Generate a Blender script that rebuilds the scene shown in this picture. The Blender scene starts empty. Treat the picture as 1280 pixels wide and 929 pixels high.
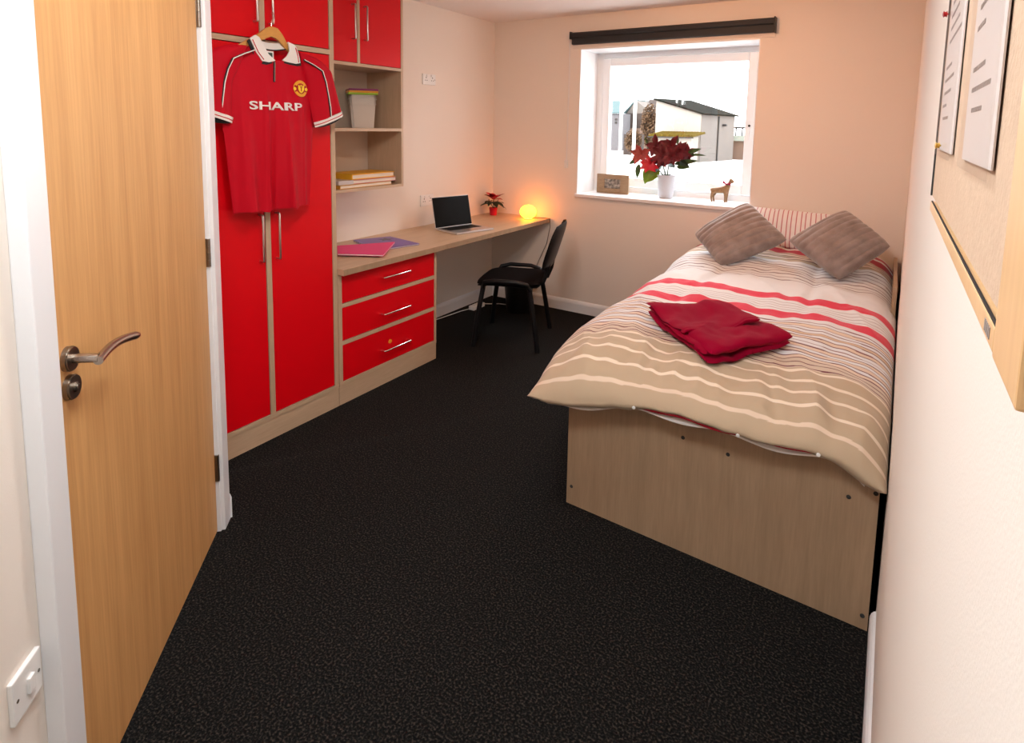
import bpy, bmesh, math, random
from mathutils import Vector, Matrix, noise
import numpy as np

SC = bpy.context.scene
COL = SC.collection
random.seed(7)

# ------------------------------------------------------------------ camera
CAM = (3.014, 0.0, 1.55); YAW, PITCH, ROLL, F = 0.566, -0.114, 0.018, 743.66
PX, PY = 643.13, 241.43
def _cam():
    c, s = math.cos(YAW), math.sin(YAW); cp, sp = math.cos(PITCH), math.sin(PITCH)
    cr, sr = math.cos(ROLL), math.sin(ROLL)
    Fw = Vector((-s*cp, c*cp, sp))
    yy, zz = -sp*sr, cp*sr
    R = Vector((c*cr - s*yy, s*cr + c*yy, zz))
    yy, zz = -sp*cr, cp*cr
    U = Vector((-c*sr - s*yy, -s*sr + c*yy, zz))
    cd = bpy.data.cameras.new('camera'); co = bpy.data.objects.new('camera', cd); COL.objects.link(co)
    m = Matrix(((R.x, U.x, -Fw.x, CAM[0]), (R.y, U.y, -Fw.y, CAM[1]), (R.z, U.z, -Fw.z, CAM[2]), (0, 0, 0, 1)))
    co.matrix_world = m
    cd.sensor_fit = 'HORIZONTAL'; cd.sensor_width = 36; cd.lens = F/1280*36
    cd.shift_x = (640-PX)/1280; cd.shift_y = (PY-464.5)/1280
    cd.clip_start = 0.01; cd.clip_end = 400
    SC.camera = co
_cam()

# ------------------------------------------------------------------ world, lights, exposure
SC.view_settings.view_transform = 'Standard'; SC.view_settings.look = 'None'
SC.view_settings.exposure = 0.0; SC.view_settings.gamma = 1.0
w = bpy.data.worlds.new('world'); SC.world = w; w.use_nodes = True
w.node_tree.nodes['Background'].inputs[0].default_value = (0.96, 0.98, 1.0, 1)
w.node_tree.nodes['Background'].inputs[1].default_value = 6.5
SC.cycles.max_bounces = 8; SC.cycles.diffuse_bounces = 5; SC.cycles.transparent_max_bounces = 12
SC.cycles.use_denoising = True
SC.cycles.sample_clamp_indirect = 6.0

def area(name, loc, target, size, power, color, shape='DISK', sy=None, spread=None):
    l = bpy.data.lights.new(name, 'AREA'); l.shape = shape; l.size = size; l.energy = power; l.color = color
    if sy: l.size_y = sy
    if spread: l.spread = spread
    o = bpy.data.objects.new(name, l); COL.objects.link(o); o.location = loc
    d = (Vector(target) - Vector(loc)).normalized(); o.rotation_euler = d.to_track_quat('-Z', 'Y').to_euler()
    return o
area('ceiling_lamp_light', (1.80, 1.40, 2.39), (1.80, 1.40, 0), 0.30, 13, (1.0, 0.95, 0.90))
area('added_warm_fill', (1.95, 3.05, 2.36), (1.8, 4.1, 0.9), 0.30, 11, (1.0, 0.44, 0.16))  # unseen lamp added to tint the back wall orange
area('added_front_fill', (2.35, 0.35, 2.39), (2.2, 0.8, 0.2), 0.5, 27, (0.90, 0.96, 1.0))  # added lamp, out of view, brightens the door wall and near end
area('added_sky_fill', (1.0, 6.3, 4.2), (1.7, 3.4, 0.7), 3.2, 400, (0.82, 0.93, 1.0))  # lamp added outside above the window, out of view, to boost the skylight
po = area('window_portal', (1.51, 4.78, 1.58), (1.51, 3.0, 1.58), 1.36, 1, (1, 1, 1), 'RECTANGLE', 1.16)
po.data.cycles.is_portal = True
sun = bpy.data.lights.new('sun', 'SUN'); sun.energy = 3.6; sun.angle = 0.02; sun.color = (1.0, 0.9, 0.75)
so = bpy.data.objects.new('sun', sun); COL.objects.link(so)
so.rotation_euler = Vector((0.45, 0.75, -0.55)).normalized().to_track_quat('-Z', 'Y').to_euler()

# ------------------------------------------------------------------ materials
def mat(name, col, rough=0.6, metal=0.0, spec=0.4, var=0.0, vscale=8, bump=0.0, bscale=200, col2=None,
        stretch=None, emis=None, estr=0, coat=0.0, sheen=0.0, sss=0.0):
    m = bpy.data.materials.new(name); m.use_nodes = True
    nt = m.node_tree; b = nt.nodes['Principled BSDF']; N = nt.nodes.new; Lk = nt.links.new
    b.inputs['Base Color'].default_value = (*col, 1); b.inputs['Roughness'].default_value = rough
    b.inputs['Metallic'].default_value = metal; b.inputs['Specular IOR Level'].default_value = spec
    if coat: b.inputs['Coat Weight'].default_value = coat; b.inputs['Coat Roughness'].default_value = 0.15
    if sheen: b.inputs['Sheen Weight'].default_value = sheen; b.inputs['Sheen Roughness'].default_value = 0.4
    if emis: b.inputs['Emission Color'].default_value = (*emis, 1); b.inputs['Emission Strength'].default_value = estr
    tc = N('ShaderNodeTexCoord'); mp = N('ShaderNodeMapping'); Lk(tc.outputs['Object'], mp.inputs[0])
    if stretch: mp.inputs['Scale'].default_value = stretch
    if var or col2:
        n = N('ShaderNodeTexNoise'); n.inputs['Scale'].default_value = vscale; n.inputs['Detail'].default_value = 6
        Lk(mp.outputs[0], n.inputs['Vector'])
        r = N('ShaderNodeValToRGB'); r.color_ramp.elements[0].position = 0.3; r.color_ramp.elements[1].position = 0.7
        c2 = col2 or tuple(max(0, c*(1-var)) for c in col)
        r.color_ramp.elements[0].color = (*c2, 1); r.color_ramp.elements[1].color = (*col, 1)
        Lk(n.outputs[0], r.inputs[0]); Lk(r.outputs[0], b.inputs['Base Color'])
    if bump:
        n2 = N('ShaderNodeTexNoise'); n2.inputs['Scale'].default_value = bscale; n2.inputs['Detail'].default_value = 3
        Lk(mp.outputs[0], n2.inputs['Vector'])
        bp = N('ShaderNodeBump'); bp.inputs['Strength'].default_value = bump; bp.inputs['Distance'].default_value = 0.004
        Lk(n2.outputs[0], bp.inputs['Height']); Lk(bp.outputs[0], b.inputs['Normal'])
    return m

def wood(name, ca, cb, stretch, rough=0.45, scale=3.0, coat=0.0):
    m = bpy.data.materials.new(name); m.use_nodes = True
    nt = m.node_tree; b = nt.nodes['Principled BSDF']; N = nt.nodes.new; Lk = nt.links.new
    b.inputs['Roughness'].default_value = rough
    if coat: b.inputs['Coat Weight'].default_value = coat
    tc = N('ShaderNodeTexCoord'); mp = N('ShaderNodeMapping'); Lk(tc.outputs['Object'], mp.inputs[0])
    mp.inputs['Scale'].default_value = stretch
    n = N('ShaderNodeTexNoise'); n.inputs['Scale'].default_value = scale; n.inputs['Detail'].default_value = 8; n.inputs['Roughness'].default_value = 0.7
    n.inputs['Distortion'].default_value = 0.4
    Lk(mp.outputs[0], n.inputs['Vector'])
    n3 = N('ShaderNodeTexNoise'); n3.inputs['Scale'].default_value = scale*7; n3.inputs['Detail'].default_value = 3
    Lk(mp.outputs[0], n3.inputs['Vector'])
    mx = N('ShaderNodeMix'); mx.inputs[0].default_value = 0.35; Lk(n.outputs[0], mx.inputs[2]); Lk(n3.outputs[0], mx.inputs[3])
    r = N('ShaderNodeValToRGB'); e = r.color_ramp.elements
    e[0].position = 0.35; e[1].position = 0.64; e[0].color = (*cb, 1); e[1].color = (*ca, 1)
    Lk(mx.outputs[0], r.inputs[0]); Lk(r.outputs[0], b.inputs['Base Color'])
    bp = N('ShaderNodeBump'); bp.inputs['Strength'].default_value = 0.08; bp.inputs['Distance'].default_value = 0.002
    Lk(mx.outputs[0], bp.inputs['Height']); Lk(bp.outputs[0], b.inputs['Normal'])
    return m

def attrmat(name, rough=0.85, bump=0.25, bscale=260, sheen=0.2):
    m = mat(name, (1, 1, 1), rough, bump=bump, bscale=bscale, sheen=sheen)
    nt = m.node_tree; a = nt.nodes.new('ShaderNodeVertexColor'); a.layer_name = 'Col'
    nt.links.new(a.outputs[0], nt.nodes['Principled BSDF'].inputs['Base Color'])
    return m

M = {}
M['wall'] = mat('magnolia paint', (0.86, 0.785, 0.71), 0.75, bump=0.08, bscale=350, spec=0.25)
M['ceil'] = mat('ceiling paint', (0.86, 0.80, 0.77), 0.85, bump=0.05, bscale=300, spec=0.2)
M['white'] = mat('white gloss paint', (0.86, 0.87, 0.89), 0.3, spec=0.5)
M['upvc'] = mat('white window plastic', (0.86, 0.87, 0.88), 0.25)
M['plastic'] = mat('white socket plastic', (0.86, 0.85, 0.83), 0.25)
M['laminY'] = wood('ash laminate along y', (0.62, 0.45, 0.30), (0.52, 0.365, 0.235), (9, 0.6, 9), 0.4)
M['laminZ'] = wood('ash laminate along z', (0.60, 0.43, 0.285), (0.50, 0.35, 0.225), (9, 9, 0.6), 0.42)
M['bedwood'] = wood('bed laminate', (0.43, 0.295, 0.185), (0.335, 0.225, 0.137), (8, 8, 0.5), 0.45)
M['backing'] = mat('pale cabinet backing', (0.62, 0.52, 0.42), 0.6)
M['oak'] = wood('oak door veneer', (0.70, 0.385, 0.15), (0.53, 0.265, 0.09), (7, 7, 0.28), 0.5, 2.4)
M['red'] = mat('red laminate', (0.72, 0.0, 0.006), 0.42, spec=0.25)
M['steel'] = mat('satin steel', (0.62, 0.57, 0.52), 0.28, 1.0)
M['bronze'] = mat('brushed dark steel', (0.42, 0.36, 0.31), 0.26, 1.0)
M['dsteel'] = mat('aged steel', (0.30, 0.26, 0.22), 0.3, 1.0)
M['chrome'] = mat('chrome', (0.85, 0.84, 0.83), 0.15, 1.0)
M['black'] = mat('black plastic', (0.006, 0.006, 0.007), 0.4, spec=0.3)
M['blind'] = mat('black blind fabric', (0.02, 0.021, 0.024), 0.6)
M['cfab'] = mat('black chair fabric', (0.007, 0.005, 0.005), 1.0, spec=0.05, bump=0.4, bscale=600)
M['screen'] = mat('dark screen', (0.003, 0.003, 0.003), 0.25, spec=0.1)
M['alu'] = mat('laptop aluminium', (0.68, 0.68, 0.70), 0.35, 0.9)
M['keys'] = mat('laptop keys', (0.02, 0.02, 0.022), 0.5)
M['cushion'] = mat('grey brown plush', (0.33, 0.27, 0.25), 0.8, bump=0.5, bscale=120, col2=(0.21, 0.165, 0.15), vscale=14, sheen=0.6)
M['maroon'] = mat('crimson fleece', (0.27, 0.0, 0.022), 0.95, bump=0.4, bscale=300, spec=0.08, sheen=0.04)
M['jersey'] = mat('red jersey polyester', (0.52, 0.0, 0.012), 0.7, bump=0.1, bscale=500, spec=0.2)
M['jwhite'] = mat('white jersey knit', (0.85, 0.80, 0.74), 0.7)
M['jblack'] = mat('black jersey trim', (0.02, 0.018, 0.018), 0.7)
M['gold'] = mat('gold embroidery', (0.80, 0.36, 0.02), 0.6)
M['yellow'] = mat('yellow embroidery', (0.95, 0.65, 0.04), 0.6)
M['hanger'] = wood('hanger beech', (0.72, 0.36, 0.09), (0.60, 0.27, 0.06), (6, 2, 6), 0.35)
M['cork'] = mat('beige pinboard', (0.64, 0.46, 0.325), 0.9, col2=(0.60, 0.425, 0.30), vscale=60, bump=0.2)
M['framewood'] = wood('pale oak frame', (0.80, 0.52, 0.27), (0.72, 0.44, 0.21), (8, 8, 1.0), 0.4)
M['paper'] = mat('paper', (0.78, 0.70, 0.66), 0.8)
M['ink'] = mat('ink', (0.34, 0.29, 0.27), 0.9)
M['leafg'] = mat('leaf green', (0.045, 0.10, 0.02), 0.5, var=0.5, vscale=30)
M['leafl'] = mat('bright leaf green', (0.17, 0.30, 0.015), 0.45, var=0.35, vscale=30)
M['leafd'] = mat('dark leaf green', (0.012, 0.03, 0.010), 0.5)
M['bract'] = mat('dark red bract', (0.15, 0.001, 0.010), 0.55, var=0.5, vscale=30)
M['bractd'] = mat('crimson bract', (0.26, 0.002, 0.014), 0.55, var=0.4, vscale=30)
M['bractl'] = mat('pinkish red bract', (0.40, 0.06, 0.05), 0.55, var=0.3, vscale=30)
M['redpot'] = mat('red pot', (0.55, 0.01, 0.03), 0.3)
M['ceramic'] = mat('white ceramic', (0.50, 0.50, 0.53), 0.3)
M['soil'] = mat('soil', (0.03, 0.02, 0.012), 0.95)
M['fframe'] = mat('weathered wood frame', (0.36, 0.24, 0.14), 0.7, var=0.3, vscale=25, stretch=(1, 1, 6))
M['deer'] = mat('deer glitter wood', (0.34, 0.19, 0.085), 0.6, var=0.5, vscale=150, bump=0.5, bscale=400)
M['pink'] = mat('pink folder', (0.82, 0.05, 0.22), 0.5, spec=0.2)
M['purple'] = mat('purple folder', (0.14, 0.07, 0.36), 0.35)
M['purpledk'] = mat('dark purple motif', (0.03, 0.006, 0.06), 0.35)
M['pages'] = mat('book pages', (0.80, 0.72, 0.60), 0.9)
M['bkyellow'] = mat('yellow book cover', (0.80, 0.40, 0.02), 0.45)
M['bkorange'] = mat('orange book cover', (0.62, 0.30, 0.03), 0.5)
M['bkpink'] = mat('pink book cover', (0.66, 0.25, 0.26), 0.5)
M['bkclear'] = mat('pale binder cover', (0.60, 0.55, 0.53), 0.3)
M['tub'] = mat('milky tub plastic', (0.62, 0.56, 0.48), 0.3)
M['lidp'] = mat('purple lid', (0.20, 0.01, 0.11), 0.35)
M['lido'] = mat('orange lid', (0.75, 0.33, 0.02), 0.35)
M['lidg'] = mat('green lid', (0.30, 0.52, 0.02), 0.35)
M['orange'] = mat('orange sticker', (0.85, 0.35, 0.02), 0.5)
M['glow'] = mat('glowing egg glass', (0.9, 0.6, 0.2), 0.4, emis=(1.0, 0.25, 0.010), estr=13.0)
M['rubber'] = mat('dark cable', (0.03, 0.03, 0.03), 0.6)
M['pin'] = mat('red pin', (0.35, 0.01, 0.01), 0.4)
M['brass'] = mat('brass pin', (0.8, 0.55, 0.15), 0.3, 1.0)
M['duvet'] = attrmat('printed duvet cotton', 0.85, 0.15, 500)
M['pcase'] = attrmat('printed pillow cotton', 0.85, 0.12, 500)
M['cotton'] = mat('white cotton', (0.80, 0.76, 0.72), 0.85)
M['mattress'] = mat('mattress ticking', (0.70, 0.66, 0.60), 0.9)
# outside (bright daylight)
M['snow'] = mat('pale concrete yard', (0.62, 0.60, 0.58), 0.9)
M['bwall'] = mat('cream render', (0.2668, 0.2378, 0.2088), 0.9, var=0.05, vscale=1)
M['bwall2'] = mat('pink beige and shaded cream render', (0.1363, 0.1189, 0.1073), 0.9, var=0.1, vscale=1)
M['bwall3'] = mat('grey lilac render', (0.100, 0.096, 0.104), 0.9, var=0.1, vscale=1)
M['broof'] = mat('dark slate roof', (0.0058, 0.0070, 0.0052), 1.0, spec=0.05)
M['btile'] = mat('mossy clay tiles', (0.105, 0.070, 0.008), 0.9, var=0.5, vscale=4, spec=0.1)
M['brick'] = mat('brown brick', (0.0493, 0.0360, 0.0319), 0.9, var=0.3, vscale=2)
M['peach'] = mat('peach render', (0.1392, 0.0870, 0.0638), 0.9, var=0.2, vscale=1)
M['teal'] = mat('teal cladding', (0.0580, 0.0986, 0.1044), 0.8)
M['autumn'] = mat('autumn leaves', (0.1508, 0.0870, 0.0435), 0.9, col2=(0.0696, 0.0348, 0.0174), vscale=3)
M['bark'] = mat('bark', (0.0290, 0.0174, 0.0116), 0.9)
M['wpost'] = mat('white post', (0.6, 0.6, 0.6), 0.6)
M['dark'] = mat('dark opening', (0.0174, 0.0174, 0.0174), 0.8)
# carpet: dark with fine multicoloured flecks
m = mat('charcoal carpet', (0.013, 0.012, 0.012), 1.0, spec=0.1)
nt = m.node_tree; N = nt.nodes.new; Lk = nt.links.new; b = nt.nodes['Principled BSDF']
tc = N('ShaderNodeTexCoord'); n = N('ShaderNodeTexNoise'); n.inputs['Scale'].default_value = 150; n.inputs['Detail'].default_value = 4; Lk(tc.outputs['Object'], n.inputs['Vector'])
r = N('ShaderNodeValToRGB'); e = r.color_ramp.elements; e[0].position = 0.40; e[0].color = (0.004, 0.004, 0.004, 1); e[1].position = 0.70; e[1].color = (0.058, 0.047, 0.039, 1)
x = e.new(0.52); x.color = (0.009, 0.009, 0.0088, 1)
Lk(n.outputs[0], r.inputs[0]); Lk(r.outputs[0], b.inputs['Base Color'])
bp = N('ShaderNodeBump'); bp.inputs['Strength'].default_value = 0.9; bp.inputs['Distance'].default_value = 0.008
Lk(n.outputs[0], bp.inputs['Height']); Lk(bp.outputs[0], b.inputs['Normal'])
M['carpet'] = m
# glass: thin pane, mostly clear with a faint reflection
m = bpy.data.materials.new('window glass'); m.use_nodes = True; nt = m.node_tree
for q in list(nt.nodes):
    if q.type != 'OUTPUT_MATERIAL': nt.nodes.remove(q)
t = nt.nodes.new('ShaderNodeBsdfTransparent'); g = nt.nodes.new('ShaderNodeBsdfGlossy'); g.inputs['Roughness'].default_value = 0.02
mx = nt.nodes.new('ShaderNodeMixShader'); mx.inputs[0].default_value = 0.04
nt.links.new(t.outputs[0], mx.inputs[1]); nt.links.new(g.outputs[0], mx.inputs[2])
nt.links.new(mx.outputs[0], [q for q in nt.nodes if q.type == 'OUTPUT_MATERIAL'][0].inputs[0])
M['glass'] = m
m = bpy.data.materials.new('clear plastic wallet'); m.use_nodes = True; nt = m.node_tree
for q in list(nt.nodes):
    if q.type != 'OUTPUT_MATERIAL': nt.nodes.remove(q)
t = nt.nodes.new('ShaderNodeBsdfTransparent'); g = nt.nodes.new('ShaderNodeBsdfGlossy'); g.inputs['Roughness'].default_value = 0.12
mx = nt.nodes.new('ShaderNodeMixShader'); mx.inputs[0].default_value = 0.14
nt.links.new(t.outputs[0], mx.inputs[1]); nt.links.new(g.outputs[0], mx.inputs[2])
nt.links.new(mx.outputs[0], [q for q in nt.nodes if q.type == 'OUTPUT_MATERIAL'][0].inputs[0])
M['wallet'] = m

# ------------------------------------------------------------------ helpers
def thing(name, label, cat, loc=(0, 0, 0), rotz=0, group=None):
    o = bpy.data.objects.new(name, None); COL.objects.link(o); o.empty_display_size = 0.1
    o.location = loc; o.rotation_euler = (0, 0, rotz)
    o['label'] = label; o['category'] = cat
    if group: o['group'] = group
    return o

def build(name, bm, mats, parent=None, smooth=False, label=None, world=True, origin=None):
    """link bm as one mesh object; world=True: coordinates are world ones and the (unrotated) parent's place is subtracted"""
    off = Vector((0, 0, 0))
    if parent is not None and world:
        p = parent
        while p is not None: off += p.location; p = p.parent
    elif origin is not None: off = Vector(origin)
    if off.length: bmesh.ops.translate(bm, verts=bm.verts, vec=-off)
    bmesh.ops.recalc_face_normals(bm, faces=bm.faces)
    me = bpy.data.meshes.new(name); bm.to_mesh(me); bm.free()
    if not isinstance(mats, (list, tuple)): mats = [mats]
    for q in mats: me.materials.append(M[q] if isinstance(q, str) else q)
    if smooth:
        me.shade_smooth()
        try: me.set_sharp_from_angle(angle=math.radians(40))
        except Exception: pass
    o = bpy.data.objects.new(name, me); COL.objects.link(o)
    if parent is not None: o.parent = parent
    elif origin is not None: o.location = origin
    if label: o['label'] = label
    return o

def tag(o, label, cat, group=None):
    o['label'] = label; o['category'] = cat
    if group: o['group'] = group
    return o
def struct(name, bm, mt, smooth=False):
    o = build(name, bm, mt, smooth=smooth); o['kind'] = 'structure'; return o
def struct_empty(name, loc=(0, 0, 0)):
    o = bpy.data.objects.new(name, None); COL.objects.link(o); o.location = loc; o['kind'] = 'structure'; return o

def bx(bm, x0, x1, y0, y1, z0, z1, mi=0, bev=0.0):
    vs = [bm.verts.new((x, y, z)) for x in (x0, x1) for y in (y0, y1) for z in (z0, z1)]
    fs = []
    for q in ((0, 1, 3, 2), (4, 6, 7, 5), (0, 4, 5, 1), (2, 3, 7, 6), (0, 2, 6, 4), (1, 5, 7, 3)):
        f = bm.faces.new([vs[i] for i in q]); f.material_index = mi; fs.append(f)
    if bev:
        es = list({e for f in fs for e in f.edges})
        r = bmesh.ops.bevel(bm, geom=es, offset=bev, segments=2, affect='EDGES', profile=0.6)
        for f in r['faces']: f.material_index = mi
    return vs
def box(x0, x1, y0, y1, z0, z1, bev=0.0):
    bm = bmesh.new(); bx(bm, x0, x1, y0, y1, z0, z1, 0, bev); return bm

def obox(bm, o, ax, ay, az, mi=0, bev=0.0):
    """box from corner o with edge vectors"""
    o, ax, ay, az = map(Vector, (o, ax, ay, az))
    vs = [bm.verts.new(o + ax*i + ay*j + az*k) for i in (0, 1) for j in (0, 1) for k in (0, 1)]
    fs = []
    for q in ((0, 1, 3, 2), (4, 6, 7, 5), (0, 4, 5, 1), (2, 3, 7, 6), (0, 2, 6, 4), (1, 5, 7, 3)):
        f = bm.faces.new([vs[i] for i in q]); f.material_index = mi; fs.append(f)
    if bev:
        es = list({e for f in fs for e in f.edges})
        r = bmesh.ops.bevel(bm, geom=es, offset=bev, segments=2, affect='EDGES', profile=0.6)
        for f in r['faces']: f.material_index = mi

def tube(bm, pts, r, seg=10, mi=0, caps=True, flat=1.0):
    pts = [Vector(p) for p in pts]; rings = []
    rs = r if isinstance(r, (list, tuple)) else [r]*len(pts)
    prev = None
    for i, p in enumerate(pts):
        d = (pts[min(i+1, len(pts)-1)] - pts[max(i-1, 0)]).normalized()
        if prev is None:
            up = Vector((0, 0, 1)) if abs(d.z) < 0.9 else Vector((1, 0, 0))
            a = d.cross(up).normalized()
        else:
            a = (prev - d*prev.dot(d)).normalized()
        prev = a; b_ = d.cross(a)
        rings.append([bm.verts.new(p + a*rs[i]*math.cos(t) + b_*rs[i]*flat*math.sin(t)) for t in [2*math.pi*k/seg for k in range(seg)]])
    for i in range(len(rings)-1):
        for k in range(seg):
            f = bm.faces.new((rings[i][k], rings[i][(k+1) % seg], rings[i+1][(k+1) % seg], rings[i+1][k])); f.material_index = mi
    if caps:
        for q in (rings[0], rings[-1]):
            f = bm.faces.new(q); f.material_index = mi

def lathe(bm, prof, c=(0, 0, 0), seg=24, mi=0, axis='z'):
    rings = []
    for r_, z_ in prof:
        ring = []
        for k in range(seg):
            t = 2*math.pi*k/seg; p = (r_*math.cos(t), r_*math.sin(t), z_)
            if axis == 'x': p = (p[2], p[0], p[1])
            if axis == 'y': p = (p[0], p[2], p[1])
            ring.append(bm.verts.new((c[0]+p[0], c[1]+p[1], c[2]+p[2])))
        rings.append(ring)
    for i in range(len(rings)-1):
        for k in range(seg):
            f = bm.faces.new((rings[i][k], rings[i][(k+1) % seg], rings[i+1][(k+1) % seg], rings[i+1][k])); f.material_index = mi
    for q in (rings[0], rings[-1]):
        f = bm.faces.new(q); f.material_index = mi

def prism(bm, poly, ext, mi=0):
    """poly: list of 3d points (planar), ext: extrusion vector"""
    ext = Vector(ext)
    a = [bm.verts.new(Vector(p)) for p in poly]; b_ = [bm.verts.new(Vector(p)+ext) for p in poly]
    n_ = len(poly)
    bm.faces.new(a).material_index = mi; bm.faces.new(b_[::-1]).material_index = mi
    for i in range(n_):
        bm.faces.new((a[i], b_[i], b_[(i+1) % n_], a[(i+1) % n_])).material_index = mi

def gridmesh(nu, nv, fn, thick=None, mi=0, col=None, bm=None):
    """surface fn(u,v)->(x,y,z); optional thickness (vector) makes it a closed slab"""
    bm = bm or bmesh.new()
    def lay(off):
        return [[bm.verts.new(Vector(fn(i/nu, j/nv))+off) for j in range(nv+1)] for i in range(nu+1)]
    A = lay(Vector((0, 0, 0)))
    for i in range(nu):
        for j in range(nv):
            bm.faces.new((A[i][j], A[i+1][j], A[i+1][j+1], A[i][j+1])).material_index = mi
    if thick is not None:
        B_ = lay(Vector(thick))
        for i in range(nu):
            for j in range(nv):
                bm.faces.new((B_[i][j], B_[i][j+1], B_[i+1][j+1], B_[i+1][j])).material_index = mi
        for i in range(nu):
            bm.faces.new((A[i][0], B_[i][0], B_[i+1][0], A[i+1][0])).material_index = mi
            bm.faces.new((A[i][nv], A[i+1][nv], B_[i+1][nv], B_[i][nv])).material_index = mi
        for j in range(nv):
            bm.faces.new((A[0][j], A[0][j+1], B_[0][j+1], B_[0][j])).material_index = mi
            bm.faces.new((A[nu][j], B_[nu][j], B_[nu][j+1], A[nu][j+1])).material_index = mi
    return bm

def dup(root, loc=None, label=None, rotz=None):
    r_ = root.copy(); COL.objects.link(r_)
    if loc is not None: r_.location = loc
    if rotz is not None: r_.rotation_euler = (0, 0, rotz)
    if label: r_['label'] = label
    for ch in [o for o in root.children]:
        c_ = ch.copy(); COL.objects.link(c_); c_.parent = r_
        for gch in [o for o in ch.children]:
            d_ = gch.copy(); COL.objects.link(d_); d_.parent = c_
    return r_

W, B, H, D = 3.075, 4.38, 2.431, 0.553

# ------------------------------------------------------------------ the room
struct('floor', box(-0.1, W+0.1, -1.6, B+0.02, -0.1, 0.0), 'carpet')
struct('ceiling', box(-0.1, W+0.1, -1.6, B+0.3, H, H+0.1), 'ceil')
struct('wall_left', box(-0.1, 0.0, 0.9, B+0.35, 0, H), 'wall')
def WX(y): return W + 0.0125*max(0.0, y-2.0)     # the wall runs very slightly out of square beyond the bed foot
bm = bmesh.new(); prism(bm, [(W, -1.6, 0), (W, 2.0, 0), (WX(B+0.35), B+0.35, 0), (W+0.15, B+0.35, 0), (W+0.15, -1.6, 0)], (0, 0, H))
struct('wall_right', bm, 'wall')
struct('wall_front', box(1.6, W, -1.6, -1.5, 0, H), 'wall')
XL, XR, ZS, ZT = 0.834, 2.19, 1.0, 2.164
bm = bmesh.new()
bx(bm, 0, XL, B, B+0.35, 0, H); bx(bm, XR, W+0.06, B, B+0.35, 0, H)
bx(bm, XL, XR, B, B+0.35, 0, ZS-0.025); bx(bm, XL, XR, B, B+0.35, ZT, H)
struct('wall_back', bm, 'wall')

# diagonal wall with the door, local frame: a along the wall, n out of it
h0 = Vector((0.965, 1.174, 0)); tv = Vector((0.68166, -0.73166, 0)); nv_ = Vector((0.73166, 0.68166, 0))
def T(a, n_, z): return h0 + tv*a + nv_*n_ + Vector((0, 0, z))
def dbox(bm, a0, a1, n0, n1, z0, z1, mi=0, bev=0):
    obox(bm, T(a0, n0, z0), tv*(a1-a0), nv_*(n1-n0), Vector((0, 0, z1-z0)), mi, bev)
DT = 2.04
bm = bmesh.new()
dbox(bm, -0.070, -0.02, -0.14, -0.012, 0, H); dbox(bm, 0.965, 1.62, -0.14, -0.012, 0, H)
dbox(bm, -0.02, 0.965, -0.14, -0.012, DT+0.03, H)
struct('wall_corner', bm, 'wall')
bm = bmesh.new()
cA = T(-0.070, -0.012, 0); cB = Vector((0.56, 1.285, 0)); cC = T(-0.070, -0.14, 0)
prism(bm, [cA, cB, cC], (0, 0, H))
struct('wall_return', bm, 'wall')
e_ = T(1.62, -0.14, 0)
struct('wall_hall', box(e_.x-0.1, e_.x+0.05, -1.55, e_.y+0.1, 0, H), 'wall')

# baseboards with a rounded top
def skirt(name, p0, p1, out, hh=0.10, th=0.016):
    p0, p1, out = Vector(p0), Vector(p1), Vector(out).normalized()
    prof = [(0, 0), (th, 0), (th, hh*0.72), (th*0.75, hh*0.86), (th*0.4, hh*0.95), (0, hh)]
    bm = bmesh.new(); prism(bm, [p0 + out*a + Vector((0, 0, z)) for a, z in prof], p1-p0)
    return struct(name, bm, 'white')
skirt('baseboard_back', (0.017, B, 0), (1.975, B, 0), (0, -1, 0))
skirt('baseboard_left', (0, 2.945, 0), (0, B, 0), (1, 0, 0))
skirt('baseboard_right', (W, -1.5, 0), (W, 2.02, 0), (-1, 0, 0), 0.085)
rn = Vector((cB-cA)).normalized(); ro = Vector((-rn.y, rn.x, 0)); ro = ro if ro.y > 0 else -ro
skirt('baseboard_return', cA + nv_*0.026, cA + rn*0.30, ro, 0.115, 0.02)

# door_1
dr = struct_empty('door_1', T(0, 0, 0))
bm = bmesh.new(); dbox(bm, 0.003, 0.951, -0.042, 0.0, 0.006, DT, 0, 0.0015)
build('door_leaf', bm, 'oak', dr)
bm = bmesh.new()
dbox(bm, -0.02, -0.001, -0.14, 0.012, 0, DT+0.02); dbox(bm, 0.955, 0.975, -0.14, 0.012, 0, DT+0.02); dbox(bm, -0.02, 0.965, -0.14, 0.012, DT+0.003, DT+0.03)
build('door_lining', bm, 'white', dr)
bm = bmesh.new()
dbox(bm, -0.074, -0.006, -0.012, 0.026, 0, DT+0.09, 0, 0.004); build('architrave', bm, 'white', dr)
bm = bmesh.new()
dbox(bm, 0.970, 1.042, -0.012, 0.022, 0, DT+0.09, 0, 0.004); build('architrave', bm, 'white', dr)
bm = bmesh.new()
dbox(bm, -0.006, 0.975, -0.012, 0.024, DT+0.025, DT+0.09, 0, 0.004); build('architrave', bm, 'white', dr)
for z0 in (0.205, 1.025, 1.865):
    bm = bmesh.new()
    for k in range(4): tube(bm, [T(-0.001, 0.008, z0+k*0.0255), T(-0.001, 0.008, z0+k*0.0255+0.0245)], 0.0068, 12)
    dbox(bm, -0.003, 0.006, -0.03, 0.004, z0, z0+0.102)
    build('hinge', bm, 'dsteel', dr, True)
AH = 0.905
def drose(bm, z, r_, n1):
    for (ra, na, nb) in ((r_, 0.0, n1*0.75), (r_*0.93, n1*0.75, n1)):
        tube(bm, [T(AH, na, z), T(AH, nb, z)], ra, 40)
bm = bmesh.new(); drose(bm, 1.045, 0.0265, 0.013)
rose = build('rosette', bm, 'dsteel', dr, True)
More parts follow.
